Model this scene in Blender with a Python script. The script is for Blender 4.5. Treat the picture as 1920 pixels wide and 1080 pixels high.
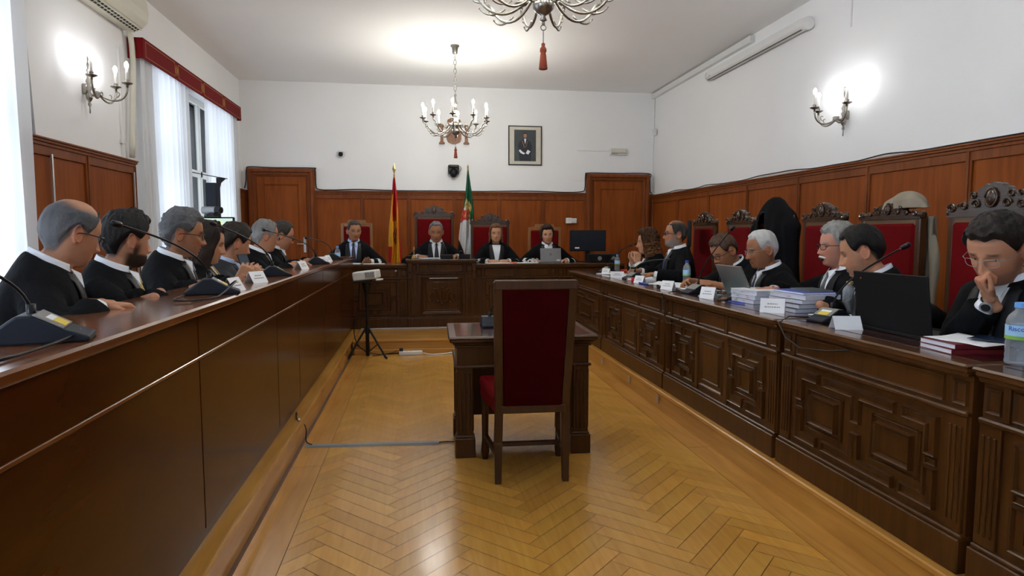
import bpy, bmesh, math, random
import numpy as np
from mathutils import Vector, Matrix, noise
for o in list(bpy.data.objects): bpy.data.objects.remove(o)
PI = math.pi
scene = bpy.context.scene
COL = scene.collection
R = math.radians
rng = random.Random(7)

# ------------------------------------------------------------------ camera
cam_d = bpy.data.cameras.new('camera'); cam = bpy.data.objects.new('camera', cam_d); COL.objects.link(cam)
scene.camera = cam
cam_d.sensor_width = 36; cam_d.lens = 22.5; cam_d.clip_start = .03
rgt = Vector((0.98960405, -0.14381875, 0)).normalized(); fwd = Vector((0.14332197, 0.98618571, -0.08304548)).normalized()
upv = rgt.cross(fwd)
cam.matrix_world = Matrix(((rgt.x, upv.x, -fwd.x, 0), (rgt.y, upv.y, -fwd.y, 0), (rgt.z, upv.z, -fwd.z, 1.29), (0, 0, 0, 1)))

# ------------------------------------------------------------------ view, world, daylight
vs = scene.view_settings
vs.view_transform = 'Standard'; vs.look = 'None'; vs.gamma = 1; vs.use_curve_mapping = False; vs.exposure = 1.12
W = bpy.data.worlds.new('world'); scene.world = W; W.use_nodes = True
W.node_tree.nodes['Background'].inputs[0].default_value = (.55, .65, .8, 1); W.node_tree.nodes['Background'].inputs[1].default_value = .6

def area(name, loc, rot, sx, sy, power, color):
    l = bpy.data.lights.new(name, 'AREA'); l.shape = 'RECTANGLE'; l.size = sx; l.size_y = sy; l.energy = power; l.color = color
    o = bpy.data.objects.new(name, l); COL.objects.link(o); o.location = loc; o.rotation_euler = rot
    return o
SKY = (.74, .86, 1.0)
area('daylight_and_fill', (-3.35, 3.45, 1.8), (0, R(-90), 0), 2.5, 2.4, 66, SKY)
area('daylight_and_fill', (-3.35, 7.2, 1.8), (0, R(-90), 0), 2.5, 1.0, 17, SKY)
area('daylight_and_fill', (-3.35, 8.9, 1.8), (0, R(-90), 0), 2.5, 1.1, 17, SKY)
area('daylight_and_fill', (-3.35, -0.2, 1.8), (0, R(-90), 0), 2.5, 2.2, 300, SKY)  # fill light at an unseen window, set far stronger to brighten the room
BULB = 225.0          # strength of a bulb's envelope
BULBC = (.98, .96, .88)

# ------------------------------------------------------------------ materials
def newmat(name):
    m = bpy.data.materials.new(name); m.use_nodes = True
    return m, m.node_tree, m.node_tree.nodes['Principled BSDF']
def setp(b, **k):
    for n, v in k.items(): b.inputs[n].default_value = v
MC = {}
def plain(name, c, rough=.5, metal=0, noise_amt=.12, scale=8, bump=0, bscale=60, coat=0, spec=.5, sheen=0):
    if name in MC: return MC[name]
    m, nt, b = newmat(name)
    N = nt.nodes; L = nt.links
    tc = N.new('ShaderNodeTexCoord'); ns = N.new('ShaderNodeTexNoise'); ns.inputs['Scale'].default_value = scale; ns.inputs['Detail'].default_value = 4
    L.new(tc.outputs['Object'], ns.inputs['Vector'])
    mx = N.new('ShaderNodeMix'); mx.data_type = 'RGBA'
    mx.inputs[6].default_value = (c[0]*(1-noise_amt), c[1]*(1-noise_amt), c[2]*(1-noise_amt), 1)
    mx.inputs[7].default_value = (min(1, c[0]*(1+noise_amt)), min(1, c[1]*(1+noise_amt)), min(1, c[2]*(1+noise_amt)), 1)
    L.new(ns.outputs['Fac'], mx.inputs[0]); L.new(mx.outputs[2], b.inputs['Base Color'])
    setp(b, Roughness=rough, Metallic=metal); b.inputs['Specular IOR Level'].default_value = spec
    if coat: b.inputs['Coat Weight'].default_value = coat; b.inputs['Coat Roughness'].default_value = .12
    if sheen: b.inputs['Sheen Weight'].default_value = sheen
    if bump:
        n2 = N.new('ShaderNodeTexNoise'); n2.inputs['Scale'].default_value = bscale; n2.inputs['Detail'].default_value = 3
        L.new(tc.outputs['Object'], n2.inputs['Vector'])
        bp = N.new('ShaderNodeBump'); bp.inputs['Strength'].default_value = bump; bp.inputs['Distance'].default_value = .01
        L.new(n2.outputs['Fac'], bp.inputs['Height']); L.new(bp.outputs['Normal'], b.inputs['Normal'])
    MC[name] = m
    return m
def wood(name, c1, c2, axis='z', rough=.35, coat=.3, scale=1.0, attr=None, spec=.3):
    if name in MC: return MC[name]
    m, nt, b = newmat(name); N = nt.nodes; L = nt.links
    tc = N.new('ShaderNodeTexCoord'); mp = N.new('ShaderNodeMapping')
    s = {'x': (1.2, 14, 14), 'y': (14, 1.2, 14), 'z': (14, 14, 1.2)}[axis]
    mp.inputs['Scale'].default_value = tuple(k*scale for k in s)
    L.new(tc.outputs['Object'], mp.inputs['Vector'])
    n1 = N.new('ShaderNodeTexNoise'); n1.inputs['Scale'].default_value = 1.6; n1.inputs['Detail'].default_value = 7; n1.inputs['Distortion'].default_value = 1.2
    L.new(mp.outputs[0], n1.inputs['Vector'])
    n2 = N.new('ShaderNodeTexNoise'); n2.inputs['Scale'].default_value = 2.2; n2.inputs['Detail'].default_value = 2
    L.new(tc.outputs['Object'], n2.inputs['Vector'])
    add = N.new('ShaderNodeMath'); add.operation = 'MULTIPLY_ADD'; add.inputs[1].default_value = .65; L.new(n1.outputs['Fac'], add.inputs[0])
    ml = N.new('ShaderNodeMath'); ml.operation = 'MULTIPLY'; ml.inputs[1].default_value = .35; L.new(n2.outputs['Fac'], ml.inputs[0]); L.new(ml.outputs[0], add.inputs[2])
    rp = N.new('ShaderNodeValToRGB'); rp.color_ramp.elements[0].position = .32; rp.color_ramp.elements[1].position = .68
    rp.color_ramp.elements[0].color = (*c1, 1); rp.color_ramp.elements[1].color = (*c2, 1)
    L.new(add.outputs[0], rp.inputs[0])
    out = rp.outputs[0]
    if attr:
        at = N.new('ShaderNodeAttribute'); at.attribute_name = attr
        mx = N.new('ShaderNodeMix'); mx.data_type = 'RGBA'; mx.blend_type = 'MULTIPLY'; mx.inputs[0].default_value = 1
        L.new(out, mx.inputs[6]); L.new(at.outputs['Color'], mx.inputs[7]); out = mx.outputs[2]
    L.new(out, b.inputs['Base Color'])
    setp(b, Roughness=rough); b.inputs['Coat Weight'].default_value = coat; b.inputs['Coat Roughness'].default_value = .15; b.inputs['Specular IOR Level'].default_value = spec
    bp = N.new('ShaderNodeBump'); bp.inputs['Strength'].default_value = .08; bp.inputs['Distance'].default_value = .004
    L.new(n1.outputs['Fac'], bp.inputs['Height']); L.new(bp.outputs['Normal'], b.inputs['Normal'])
    MC[name] = m
    return m
def attrmat(name, rough=.6, bump=0, sheen=0, sss=0, bscale=200):
    if name in MC: return MC[name]
    m, nt, b = newmat(name); N = nt.nodes; L = nt.links
    at = N.new('ShaderNodeAttribute'); at.attribute_name = 'col'; 
    tc = N.new('ShaderNodeTexCoord'); ns = N.new('ShaderNodeTexNoise'); ns.inputs['Scale'].default_value = 30; L.new(tc.outputs['Object'], ns.inputs['Vector'])
    mr = N.new('ShaderNodeMapRange'); mr.inputs[3].default_value = .88; mr.inputs[4].default_value = 1.1; L.new(ns.outputs['Fac'], mr.inputs[0])
    mx = N.new('ShaderNodeVectorMath'); mx.operation = 'SCALE'; L.new(at.outputs['Color'], mx.inputs[0]); L.new(mr.outputs[0], mx.inputs['Scale'])
    L.new(mx.outputs[0], b.inputs['Base Color']); setp(b, Roughness=rough); b.inputs['Specular IOR Level'].default_value = .25
    if sheen: b.inputs['Sheen Weight'].default_value = sheen
    if sss: b.inputs['Subsurface Weight'].default_value = sss; b.inputs['Subsurface Radius'].default_value = (.012, .005, .003); b.inputs['Subsurface Scale'].default_value = .6
    if bump:
        n2 = N.new('ShaderNodeTexNoise'); n2.inputs['Scale'].default_value = bscale; L.new(tc.outputs['Object'], n2.inputs['Vector'])
        bp = N.new('ShaderNodeBump'); bp.inputs['Strength'].default_value = bump; bp.inputs['Distance'].default_value = .004
        L.new(n2.outputs['Fac'], bp.inputs['Height']); L.new(bp.outputs['Normal'], b.inputs['Normal'])
    MC[name] = m
    return m
def emit(name, c, s):
    if name in MC: return MC[name]
    m, nt, b = newmat(name); setp(b, Roughness=.4); b.inputs['Base Color'].default_value = (*c, 1)
    b.inputs['Emission Color'].default_value = (*c, 1); b.inputs['Emission Strength'].default_value = s
    MC[name] = m; return m
def glass(name, c=(1, 1, 1), rough=.02, alpha=.25, pale_glint=0):
    if name in MC: return MC[name]
    m, nt, b = newmat(name); N = nt.nodes; L = nt.links
    tr = N.new('ShaderNodeBsdfTransparent'); tr.inputs[0].default_value = (*c, 1)
    gl = N.new('ShaderNodeBsdfGlossy'); gl.inputs['Roughness'].default_value = rough
    ly = N.new('ShaderNodeLayerWeight'); ly.inputs[0].default_value = alpha
    mx = N.new('ShaderNodeMixShader'); L.new(ly.outputs['Fresnel'], mx.inputs[0]); L.new(tr.outputs[0], mx.inputs[1]); L.new(gl.outputs[0], mx.inputs[2])
    out = mx.outputs[0]
    if pale_glint:  # whitish reflections painted in as a share of plain diffuse white
        df = N.new('ShaderNodeBsdfDiffuse'); df.inputs[0].default_value = (.85, .90, .95, 1); m2 = N.new('ShaderNodeMixShader'); m2.inputs[0].default_value = pale_glint
        L.new(out, m2.inputs[1]); L.new(df.outputs[0], m2.inputs[2]); out = m2.outputs[0]
    L.new(out, N['Material Output'].inputs[0])
    MC[name] = m; return m
def curtain_mat(name):
    m, nt, b = newmat(name); N = nt.nodes; L = nt.links
    tc = N.new('ShaderNodeTexCoord'); mp = N.new('ShaderNodeMapping'); mp.inputs['Scale'].default_value = (300, 300, 300)
    L.new(tc.outputs['Object'], mp.inputs[0])
    ns = N.new('ShaderNodeTexNoise'); ns.inputs['Scale'].default_value = 1; L.new(mp.outputs[0], ns.inputs[0])
    d = N.new('ShaderNodeBsdfDiffuse'); d.inputs[0].default_value = (.86, .87, .88, 1)
    t = N.new('ShaderNodeBsdfTranslucent'); t.inputs[0].default_value = (.88, .9, .93, 1)
    bp = N.new('ShaderNodeBump'); bp.inputs['Strength'].default_value = .1; L.new(ns.outputs['Fac'], bp.inputs['Height']); L.new(bp.outputs[0], d.inputs['Normal'])
    mx = N.new('ShaderNodeMixShader'); mx.inputs[0].default_value = .5
    L.new(d.outputs[0], mx.inputs[1]); L.new(t.outputs[0], mx.inputs[2]); L.new(mx.outputs[0], N['Material Output'].inputs[0])
    return m

M_wall = plain('white_plaster', (.84, .84, .84), .85, noise_amt=.03, scale=1.5, bump=.08, bscale=25)
M_ceil = plain('ceiling_paint', (.92, .92, .91), .9, noise_amt=.02, scale=1.2, bump=.04, bscale=20)
M_wains = wood('wainscot_wood', (.19, .045, .008), (.30, .080, .015), 'z', .5, .0, .6, spec=.10)
M_wainsx = wood('wainscot_frame_wood', (.14, .034, .007), (.24, .066, .014), 'z', .45, .03, .8, spec=.15)
M_gloss = wood('glossy_brown_wood', (.042, .0100, .0014), (.074, .0195, .0032), 'y', .22, .12, .5, spec=.15)
M_ledge = wood('ledge_wood', (.13, .040, .010), (.21, .070, .018), 'y', .16, .6, .6)
M_carved = wood('carved_walnut', (.042, .0140, .0030), (.096, .0345, .0072), 'z', .36, .12, 1.0, spec=.22)
M_carvedh = wood('carved_walnut_top', (.070, .027, .009), (.125, .050, .016), 'y', .25, .5, 1.0)
M_carvedx = wood('carved_walnut_rail', (.050, .020, .007), (.095, .039, .013), 'x', .25, .5, 1.0)
M_dtop = plain('dark_red_desk_top', (.045, .012, .010), .12, coat=.6, noise_amt=.2, scale=4)
M_floor = wood('parquet', (.54, .26, .045), (.66, .35, .075), 'y', .24, .30, 1.4, attr='col')
M_plank = wood('oak_board', (.42, .19, .035), (.60, .30, .065), 'y', .25, .3, .7)
M_plankx = wood('oak_board_cross', (.42, .19, .035), (.60, .30, .065), 'x', .25, .3, .7)
M_under = plain('parquet_gap', (.13, .06, .022), .5)
M_velvet = plain('red_velvet', (.125, .002, .0035), .8, noise_amt=.2, scale=12, bump=.1, bscale=300, spec=.08)
M_velvet_d = plain('dark_red_velvet', (.040, .0012, .002), .85, noise_amt=.35, scale=7, bump=.1, bscale=300, spec=.04)
M_crest = wood('crest_wood', (.026, .012, .006), (.065, .032, .016), 'x', .24, .4, 2, spec=.4)
M_chair = wood('chair_wood', (.040, .015, .006), (.080, .032, .012), 'z', .35, .2, 1.2, spec=.25)
M_chairl = wood('light_chair_wood', (.22, .10, .035), (.32, .15, .05), 'z', .35, .3, 1.2)
M_black = plain('black_plastic', (.008, .008, .010), .35, noise_amt=.2, spec=.3)
M_blackm = plain('black_metal', (.02, .02, .022), .4, metal=.6)
M_navy = plain('dark_blue_plastic', (.007, .011, .020), .45, spec=.3)
M_grey = plain('grey_plastic', (.22, .215, .20), .45)
M_lgrey = plain('silver_plastic', (.33, .33, .34), .35, metal=.5)
M_white = plain('white_plastic', (.74, .74, .73), .4, noise_amt=.03)
M_paper = plain('paper', (.80, .81, .84), .8, noise_amt=.03, scale=5)
M_pages = plain('page_block', (.58, .60, .70), .8, noise_amt=.12, scale=60)
M_cream = plain('cream_plastic', (.66, .64, .54), .45, noise_amt=.04)
M_valance = plain('red_valance', (.17, .006, .008), .7, noise_amt=.15, scale=20, spec=.15)
M_gold = plain('gold', (.55, .36, .10), .35, metal=.8)
M_brass = plain('brass', (.40, .28, .10), .3, metal=.9)
M_pewter = plain('pewter', (.30, .28, .25), .28, metal=.9, noise_amt=.35, scale=40)
M_candle = plain('candle_sleeve', (.85, .83, .76), .5, noise_amt=.03)
M_tassel = plain('terracotta_tassel', (.32, .055, .022), .8, noise_amt=.35, scale=80, bump=.4, bscale=150)
M_bulb = emit('lit_bulb', BULBC, BULB); M_bulbw = emit('lit_wall_bulb', (.97, .97, 1.0), 48.0)
M_alu = plain('aluminium', (.55, .56, .56), .35, metal=.8)
M_curt = curtain_mat('sheer_curtain')
M_blue = plain('blue_plastic', (.02, .06, .42), .35)
M_red = plain('red_plastic', (.5, .02, .02), .4)
M_yel = plain('yellow_label', (.75, .55, .05), .5)
M_glass = glass('clear_glass')
M_bottle = glass('bottle_plastic', (.90, .94, .97), .08, .35, .16)
M_robe = plain('black_robe', (.0032, .0035, .0050), .85, noise_amt=.25, scale=14, bump=.25, bscale=45, spec=.12)
M_satin = plain('black_satin', (.0055, .006, .008), .5, noise_amt=.2, scale=20, spec=.3)
M_shirt = plain('white_shirt', (.74, .77, .83), .75, noise_amt=.04, bump=.1, bscale=60)
M_bshirt = plain('light_blue_shirt', (.40, .52, .78), .75, noise_amt=.05)
M_skinm = attrmat('skin', .5, sss=.08)
M_hairm = attrmat('hair', .65, bump=.7, bscale=130)
M_vc = attrmat('dyed_cloth', .75)
M_lens = glass('spectacle_lens', (.97, .97, .97), .03, .04)
M_stone = plain('brown_carving', (.30, .15, .09), .6, noise_amt=.35, scale=30)

# ------------------------------------------------------------------ mesh helpers
class MB:
    def __init__(s): s.v = []; s.f = []; s.c = None
    def add(s, vs, fs):
        o = len(s.v); s.v += [tuple(v) for v in vs]; s.f += [tuple(i+o for i in f) for f in fs]; return s
    def box(s, x0, x1, y0, y1, z0, z1, b=0, M=None):
        if b <= 0:
            vs = [(x, y, z) for x in (x0, x1) for y in (y0, y1) for z in (z0, z1)]
            fs = [(0, 1, 3, 2), (4, 6, 7, 5), (0, 4, 5, 1), (2, 3, 7, 6), (0, 2, 6, 4), (1, 5, 7, 3)]
        else:
            b = min(b, abs(x1-x0)*.49, abs(y1-y0)*.49, abs(z1-z0)*.49)
            vs = []; key = {}
            X = (x0, x1); Y = (y0, y1); Z = (z0, z1); sg = (1, -1)
            for i in (0, 1):
                for j in (0, 1):
                    for k in (0, 1):
                        for a in range(3):
                            p = [X[i], Y[j], Z[k]]; d = [sg[i]*b, sg[j]*b, sg[k]*b]
                            for t in range(3):
                                if t != a: p[t] += d[t]
                            key[(i, j, k, a)] = len(vs); vs.append(tuple(p))
            fs = []
            for a in range(3):
                for e in (0, 1):
                    o1, o2 = [t for t in range(3) if t != a]
                    q = []
                    for (m, n) in ((0, 0), (1, 0), (1, 1), (0, 1)):
                        idx = [0, 0, 0]; idx[a] = e; idx[o1] = m; idx[o2] = n; q.append(key[(*idx, a)])
                    fs.append(tuple(q))
            for a in range(3):
                o1, o2 = [t for t in range(3) if t != a]
                for m in (0, 1):
                    for n in (0, 1):
                        i0 = [0, 0, 0]; i0[o1] = m; i0[o2] = n; i1 = list(i0); i1[a] = 1
                        fs.append((key[(*i0, o1)], key[(*i1, o1)], key[(*i1, o2)], key[(*i0, o2)]))
            for i in (0, 1):
                for j in (0, 1):
                    for k in (0, 1): fs.append(tuple(key[(i, j, k, a)] for a in range(3)))
        if M is not None: vs = [tuple(M @ Vector(v)) for v in vs]
        return s.add(vs, fs)
    def tube(s, pts, r, n=10, cap=True, flat=1.0):
        pts = [Vector(p) for p in pts]
        if not hasattr(r, '__len__'): r = [r]*len(pts)
        vs = []; fs = []
        prev = None
        for i, p in enumerate(pts):
            t = (pts[min(i+1, len(pts)-1)]-pts[max(i-1, 0)])
            if t.length < 1e-9: t = Vector((0, 0, 1))
            t.normalize()
            if prev is None:
                a = Vector((0, 0, 1)) if abs(t.z) < .9 else Vector((1, 0, 0))
                u = t.cross(a).normalized()
            else:
                u = prev-t*prev.dot(t)
                u = u.normalized() if u.length > 1e-6 else t.orthogonal().normalized()
            prev = u; w = t.cross(u)
            for k in range(n):
                a = 2*PI*k/n; vs.append(p+(u*math.cos(a)+w*math.sin(a)*flat)*r[i])
        for i in range(len(pts)-1):
            for k in range(n):
                a = i*n+k; b = i*n+(k+1) % n; fs.append((a, b, b+n, a+n))
        if cap: fs.append(tuple(range(n))[::-1]); fs.append(tuple(range((len(pts)-1)*n, len(pts)*n)))
        return s.add(vs, fs)
    def capsule(s, p0, p1, r0, r1, n=10):
        p0 = Vector(p0); p1 = Vector(p1); d = p1-p0
        L = d.length; d = d/L if L > 1e-9 else Vector((0, 0, 1))
        P = []; Rr = []
        for a in (-80, -50, -20): P.append(p0+d*r0*math.sin(R(a))); Rr.append(r0*math.cos(R(a)))
        for a in (20, 50, 80): P.append(p1+d*r1*math.sin(R(a))); Rr.append(r1*math.cos(R(a)))
        return s.tube(P, Rr, n)
    def lathe(s, prof, n=24, c=(0, 0, 0), M=None):
        vs = []; fs = []
        for (r, z) in prof:
            for k in range(n):
                a = 2*PI*k/n; v = Vector((r*math.cos(a), r*math.sin(a), z))
                if M is not None: v = M @ v
                vs.append(v+Vector(c))
        for i in range(len(prof)-1):
            for k in range(n):
                a = i*n+k; b = i*n+(k+1) % n; fs.append((a, b, b+n, a+n))
        fs.append(tuple(range(n))[::-1]); fs.append(tuple(range((len(prof)-1)*n, len(prof)*n)))
        return s.add(vs, fs)
    def ball(s, c, r, n=16, m=10):
        rx, ry, rz = r if hasattr(r, '__len__') else (r, r, r)
        vs = []; fs = []
        for i in range(m+1):
            a = PI*(i+.02)/(m+.04)
            for k in range(n):
                b = 2*PI*k/n; vs.append((c[0]+rx*math.sin(a)*math.cos(b), c[1]+ry*math.sin(a)*math.sin(b), c[2]+rz*math.cos(a)))
        for i in range(m):
            for k in range(n):
                a = i*n+k; b = i*n+(k+1) % n; fs.append((a, a+n, b+n, b))
        fs.append(tuple(range(n))); fs.append(tuple(range(m*n, (m+1)*n))[::-1])
        return s.add(vs, fs)
    def prism(s, poly, M, h):
        # poly in local xy, extruded from 0 to h along local z, placed by M
        n = len(poly)
        vs = [M @ Vector((p[0], p[1], 0)) for p in poly]+[M @ Vector((p[0], p[1], h)) for p in poly]
        fs = [tuple(range(n))[::-1], tuple(range(n, 2*n))]+[(i, (i+1) % n, (i+1) % n+n, i+n) for i in range(n)]
        return s.add(vs, fs)
    def grid(s, P, closeu=False):
        nr = len(P); nc = len(P[0]); vs = [p for r_ in P for p in r_]; fs = []
        for i in range(nr-1):
            for j in range(nc if closeu else nc-1):
                a = i*nc+j; b = i*nc+(j+1) % nc; fs.append((a, b, b+nc, a+nc))
        return s.add(vs, fs)
    def loop(s, poly, M, w=.014, h=.012, field=.006):
        """a moulded frame following a closed rectilinear polygon (local xy), standing h proud, with a raised field inside"""
        n = len(poly)
        ar = sum(poly[i][0]*poly[(i+1) % n][1]-poly[(i+1) % n][0]*poly[i][1] for i in range(n))
        if ar < 0: poly = poly[::-1]
        def off(d):
            out = []
            for i in range(n):
                p0 = Vector(poly[i-1]); p1 = Vector(poly[i]); p2 = Vector(poly[(i+1) % n])
                a = (p1-p0).normalized(); b = (p2-p1).normalized()
                na = Vector((-a.y, a.x)); nb = Vector((-b.y, b.x))
                k = 1+na.dot(nb)
                m = (na+nb)/k if k > .1 else na
                out.append(p1+m*d)
            return out
        rings = [(0, 0), (w*.25, h), (w*.6, h*.75), (w, h*.15), (w*1.25, field)]
        vs = []; fs = []
        for d, z in rings:
            for p in off(d): vs.append(M @ Vector((p[0], p[1], z)))
        for r_ in range(len(rings)-1):
            for i in range(n):
                a = r_*n+i; b = r_*n+(i+1) % n; fs.append((a, b, b+n, a+n))
        fs.append(tuple(range((len(rings)-1)*n, len(rings)*n)))
        return s.add(vs, fs)
    def build(s, name, mat, parent=None, smooth=False, loc=None, colors=None, bevel=0):
        me = bpy.data.meshes.new(name); me.from_pydata(s.v, [], s.f); me.validate(); me.update()
        bm = bmesh.new(); bm.from_mesh(me); bmesh.ops.recalc_face_normals(bm, faces=bm.faces); bm.to_mesh(me); bm.free()
        if smooth:
            me.polygons.foreach_set('use_smooth', [True]*len(me.polygons))
        for m in (mat if isinstance(mat, (list, tuple)) else [mat]): me.materials.append(m)
        if colors is not None:
            at = me.color_attributes.new('col', 'FLOAT_COLOR', 'POINT')
            at.data.foreach_set('color', np.asarray(colors, dtype=np.float32).reshape(-1))
        o = bpy.data.objects.new(name, me); COL.objects.link(o)
        if parent is not None: o.parent = parent
        if loc is not None: o.location = loc
        if bevel:
            bv = o.modifiers.new('bevel', 'BEVEL'); bv.width = bevel; bv.segments = 2; bv.limit_method = 'ANGLE'
        return o
def autosmooth(o, ang=35):
    me = o.data; bm = bmesh.new(); bm.from_mesh(me)
    for f in bm.faces: f.smooth = True
    for e in bm.edges:
        if len(e.link_faces) == 2 and e.calc_face_angle(0) > R(ang): e.smooth = False
    bm.to_mesh(me); bm.free(); return o
def thing(name, label, cat, loc=(0, 0, 0), rz=0, group=None):
    o = bpy.data.objects.new(name, None); COL.objects.link(o); o.empty_display_size = .1
    o.location = loc; o.rotation_euler = (0, 0, rz); o['label'] = label; o['category'] = cat
    if group: o['group'] = group
    return o
def tag(o, label, cat, group=None):
    o['label'] = label; o['category'] = cat
    if group: o['group'] = group
    return o
def struct(o): o['kind'] = 'structure'; return o
def dup(root, loc, rz=None, label=None, group=None):
    r_ = root.copy(); COL.objects.link(r_); r_.location = loc
    if rz is not None: r_.rotation_euler = (0, 0, rz)
    if label: r_['label'] = label
    if group: r_['group'] = group
    for ch in list(root.children):
        c = ch.copy(); COL.objects.link(c); c.parent = r_
        for g in list(ch.children):
            d = g.copy(); COL.objects.link(d); d.parent = c
    return r_
def T(x, y, z): return Matrix.Translation((x, y, z))
def Rz(a): return Matrix.Rotation(a, 4, 'Z')
def Rx(a): return Matrix.Rotation(a, 4, 'X')
def Ry(a): return Matrix.Rotation(a, 4, 'Y')
def basis(o, x, y, z=None):
    x = Vector(x).normalized(); y = Vector(y).normalized(); z = x.cross(y) if z is None else Vector(z)
    return Matrix(((x.x, y.x, z.x, o[0]), (x.y, y.y, z.y, o[1]), (x.z, y.z, z.z, o[2]), (0, 0, 0, 1)))
def bez(p0, p1, p2, p3, n=14):
    p0, p1, p2, p3 = map(Vector, (p0, p1, p2, p3)); out = []
    for i in range(n+1):
        t = i/n; out.append(p0*(1-t)**3+p1*3*t*(1-t)**2+p2*3*t*t*(1-t)+p3*t**3)
    return out
def rect(x0, y0, x1, y1): return [(x0, y0), (x1, y0), (x1, y1), (x0, y1)]
def text_mesh(name, body, size, mat, parent, M, extrude=.0006):
    cu = bpy.data.curves.new(name, 'FONT'); cu.body = body; cu.size = size; cu.extrude = extrude; cu.align_x = 'CENTER'; cu.align_y = 'CENTER'
    to = bpy.data.objects.new(name+'_src', cu); COL.objects.link(to)
    dg = bpy.context.evaluated_depsgraph_get(); me = bpy.data.meshes.new_from_object(to.evaluated_get(dg))
    bpy.data.objects.remove(to)
    me.transform(M); me.materials.clear(); me.materials.append(mat); me.name = name
    o = bpy.data.objects.new(name, me); COL.objects.link(o); o.parent = parent
    return o

# ------------------------------------------------------------------ room shell
XL, XR, YB, YF, ZC, PZ = -2.62, 3.83, 10.2, -2.2, 3.58, .15
m = MB(); m.box(XL-.3, XR+.3, YF-.3, YB+.3, -.08, -.004); struct(m.build('floor', M_under))
# herringbone parquet, one mesh of planks
def parquet():
    m = MB(); cols = []
    w = .085; L = w*5; g = .0012; s2 = math.sqrt(.5)
    x0, x1, y0, y1 = -.55, 1.6, -2.1, 6.95
    def clip(poly, ax, lim, keep_less):
        out = []
        for i in range(len(poly)):
            a = poly[i]; b = poly[(i+1) % len(poly)]
            ia = (a[ax] <= lim) if keep_less else (a[ax] >= lim); ib = (b[ax] <= lim) if keep_less else (b[ax] >= lim)
            if ia: out.append(a)
            if ia != ib:
                t = (lim-a[ax])/(b[ax]-a[ax]); out.append((a[0]+(b[0]-a[0])*t, a[1]+(b[1]-a[1])*t))
        return out
    N = 60
    for i in range(-N, N):
        for j in range(-14, 14):
            for kind in (0, 1):
                # herringbone in the 45 degree frame (p,q): bricks step by (w,w), columns by (L,-L)
                if kind == 0: p, q, a, b = i*w+j*L, i*w-j*L, L, w
                else: p, q, a, b = i*w+j*L, i*w-j*L+w, w, L
                P = [(p+g, q+g), (p+a-g, q+g), (p+a-g, q+b-g), (p+g, q+b-g)]
                P = [((u-v)*s2+.5, (u+v)*s2+2) for u, v in P]
                cx = sum(t[0] for t in P)/4; cy = sum(t[1] for t in P)/4
                if not (x0-.4 < cx < x1+.4 and y0-.4 < cy < y1+.4): continue
                for ax, lim, kl in ((0, x0, False), (0, x1, True), (1, y0, False), (1, y1, True)):
                    if len(P) >= 3: P = clip(P, ax, lim, kl)
                if len(P) < 3: continue
                k = rng.uniform(.88, 1.10)*(1.02 if kind else .97); c = (k, k*rng.uniform(.96, 1.02), k*rng.uniform(.9, 1.0), 1)
                m.add([(x, y, 0) for x, y in P], [tuple(range(len(P)))]); cols += [c]*len(P)
    return m.build('floor', M_floor, colors=cols)
struct(parquet())
# border boards around the parquet
m = MB()
for (a, b) in ((-2.1, .9), (.905, 3.6), (3.605, 6.95)):
    m.box(-.715, -.553, a, b, -.004, .0005); m.box(1.603, 1.76, a, b, -.004, .0005)
struct(m.build('trim_4', M_plank))
# raised platforms around the well: tread boards with a riser
def platform(name, x0, x1, y0, y1, side):
    m = MB()
    m.box(x0, x1, y0, y1, 0, PZ-.03, 0); m.box(x0-(.01 if side == 'l' else 0), x1+(.012 if side == 'r' else 0), y0-(.012 if side == 'b' else 0), y1, PZ-.03, PZ, .006)
    return struct(m.build(name, M_plankx if side == 'b' else M_plank))
platform('platform', XL, -.735, -2.1, YB, 'r'); platform('platform', 1.745, XR, -2.1, YB, 'l'); platform('platform', -.72, 1.735, 7.02, YB, 'b')
m = MB(); m.box(-.70, 1.72, 6.955, 7.02, -.003, .05, .004); struct(m.build('trim_5', M_plankx))
m = MB()
for y in (5.9, 5.1, 4.45): m.box(1.734, 1.7365, y-.02, y+.02, .05, .11, 0)
tag(m.build('step_plate', M_alu), 'small metal plates let into the pale riser below the right desk', 'metal plate')
m = MB(); m.box(XL-.25, XR+.25, YF-.2, YB+.2, ZC, ZC+.1); struct(m.build('ceiling', M_ceil))
m = MB(); m.box(XL-.2, XR+.2, YB, YB+.2, -.1, ZC); struct(m.build('wall_back', M_wall))
m = MB(); m.box(XR, XR+.2, YF, YB, -.1, ZC); struct(m.build('wall_right', M_wall))
m = MB(); m.box(XL-.2, XR+.2, YF-.2, YF, -.1, ZC); struct(m.build('wall_front', M_wall))
m = MB()
wins = [(-1.3, .9), (2.3, 4.6), (6.85, 9.5)]
ys = [YF]+[t for w_ in wins for t in w_]+[YB]
for i in range(0, len(ys), 2): m.box(XL-.35, XL, ys[i], ys[i+1], -.1, ZC)
for a, b in wins: m.box(XL-.35, XL, a, b, 3.0, ZC); m.box(XL-.35, XL, a, b, -.1, .62)
struct(m.build('wall_left', M_wall))
M_frame = plain('window_paint', (.70, .68, .62), .4, noise_amt=.03)
M_blind = plain('grey_brown_blind', (.20, .155, .12), .5, noise_amt=.08)
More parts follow.
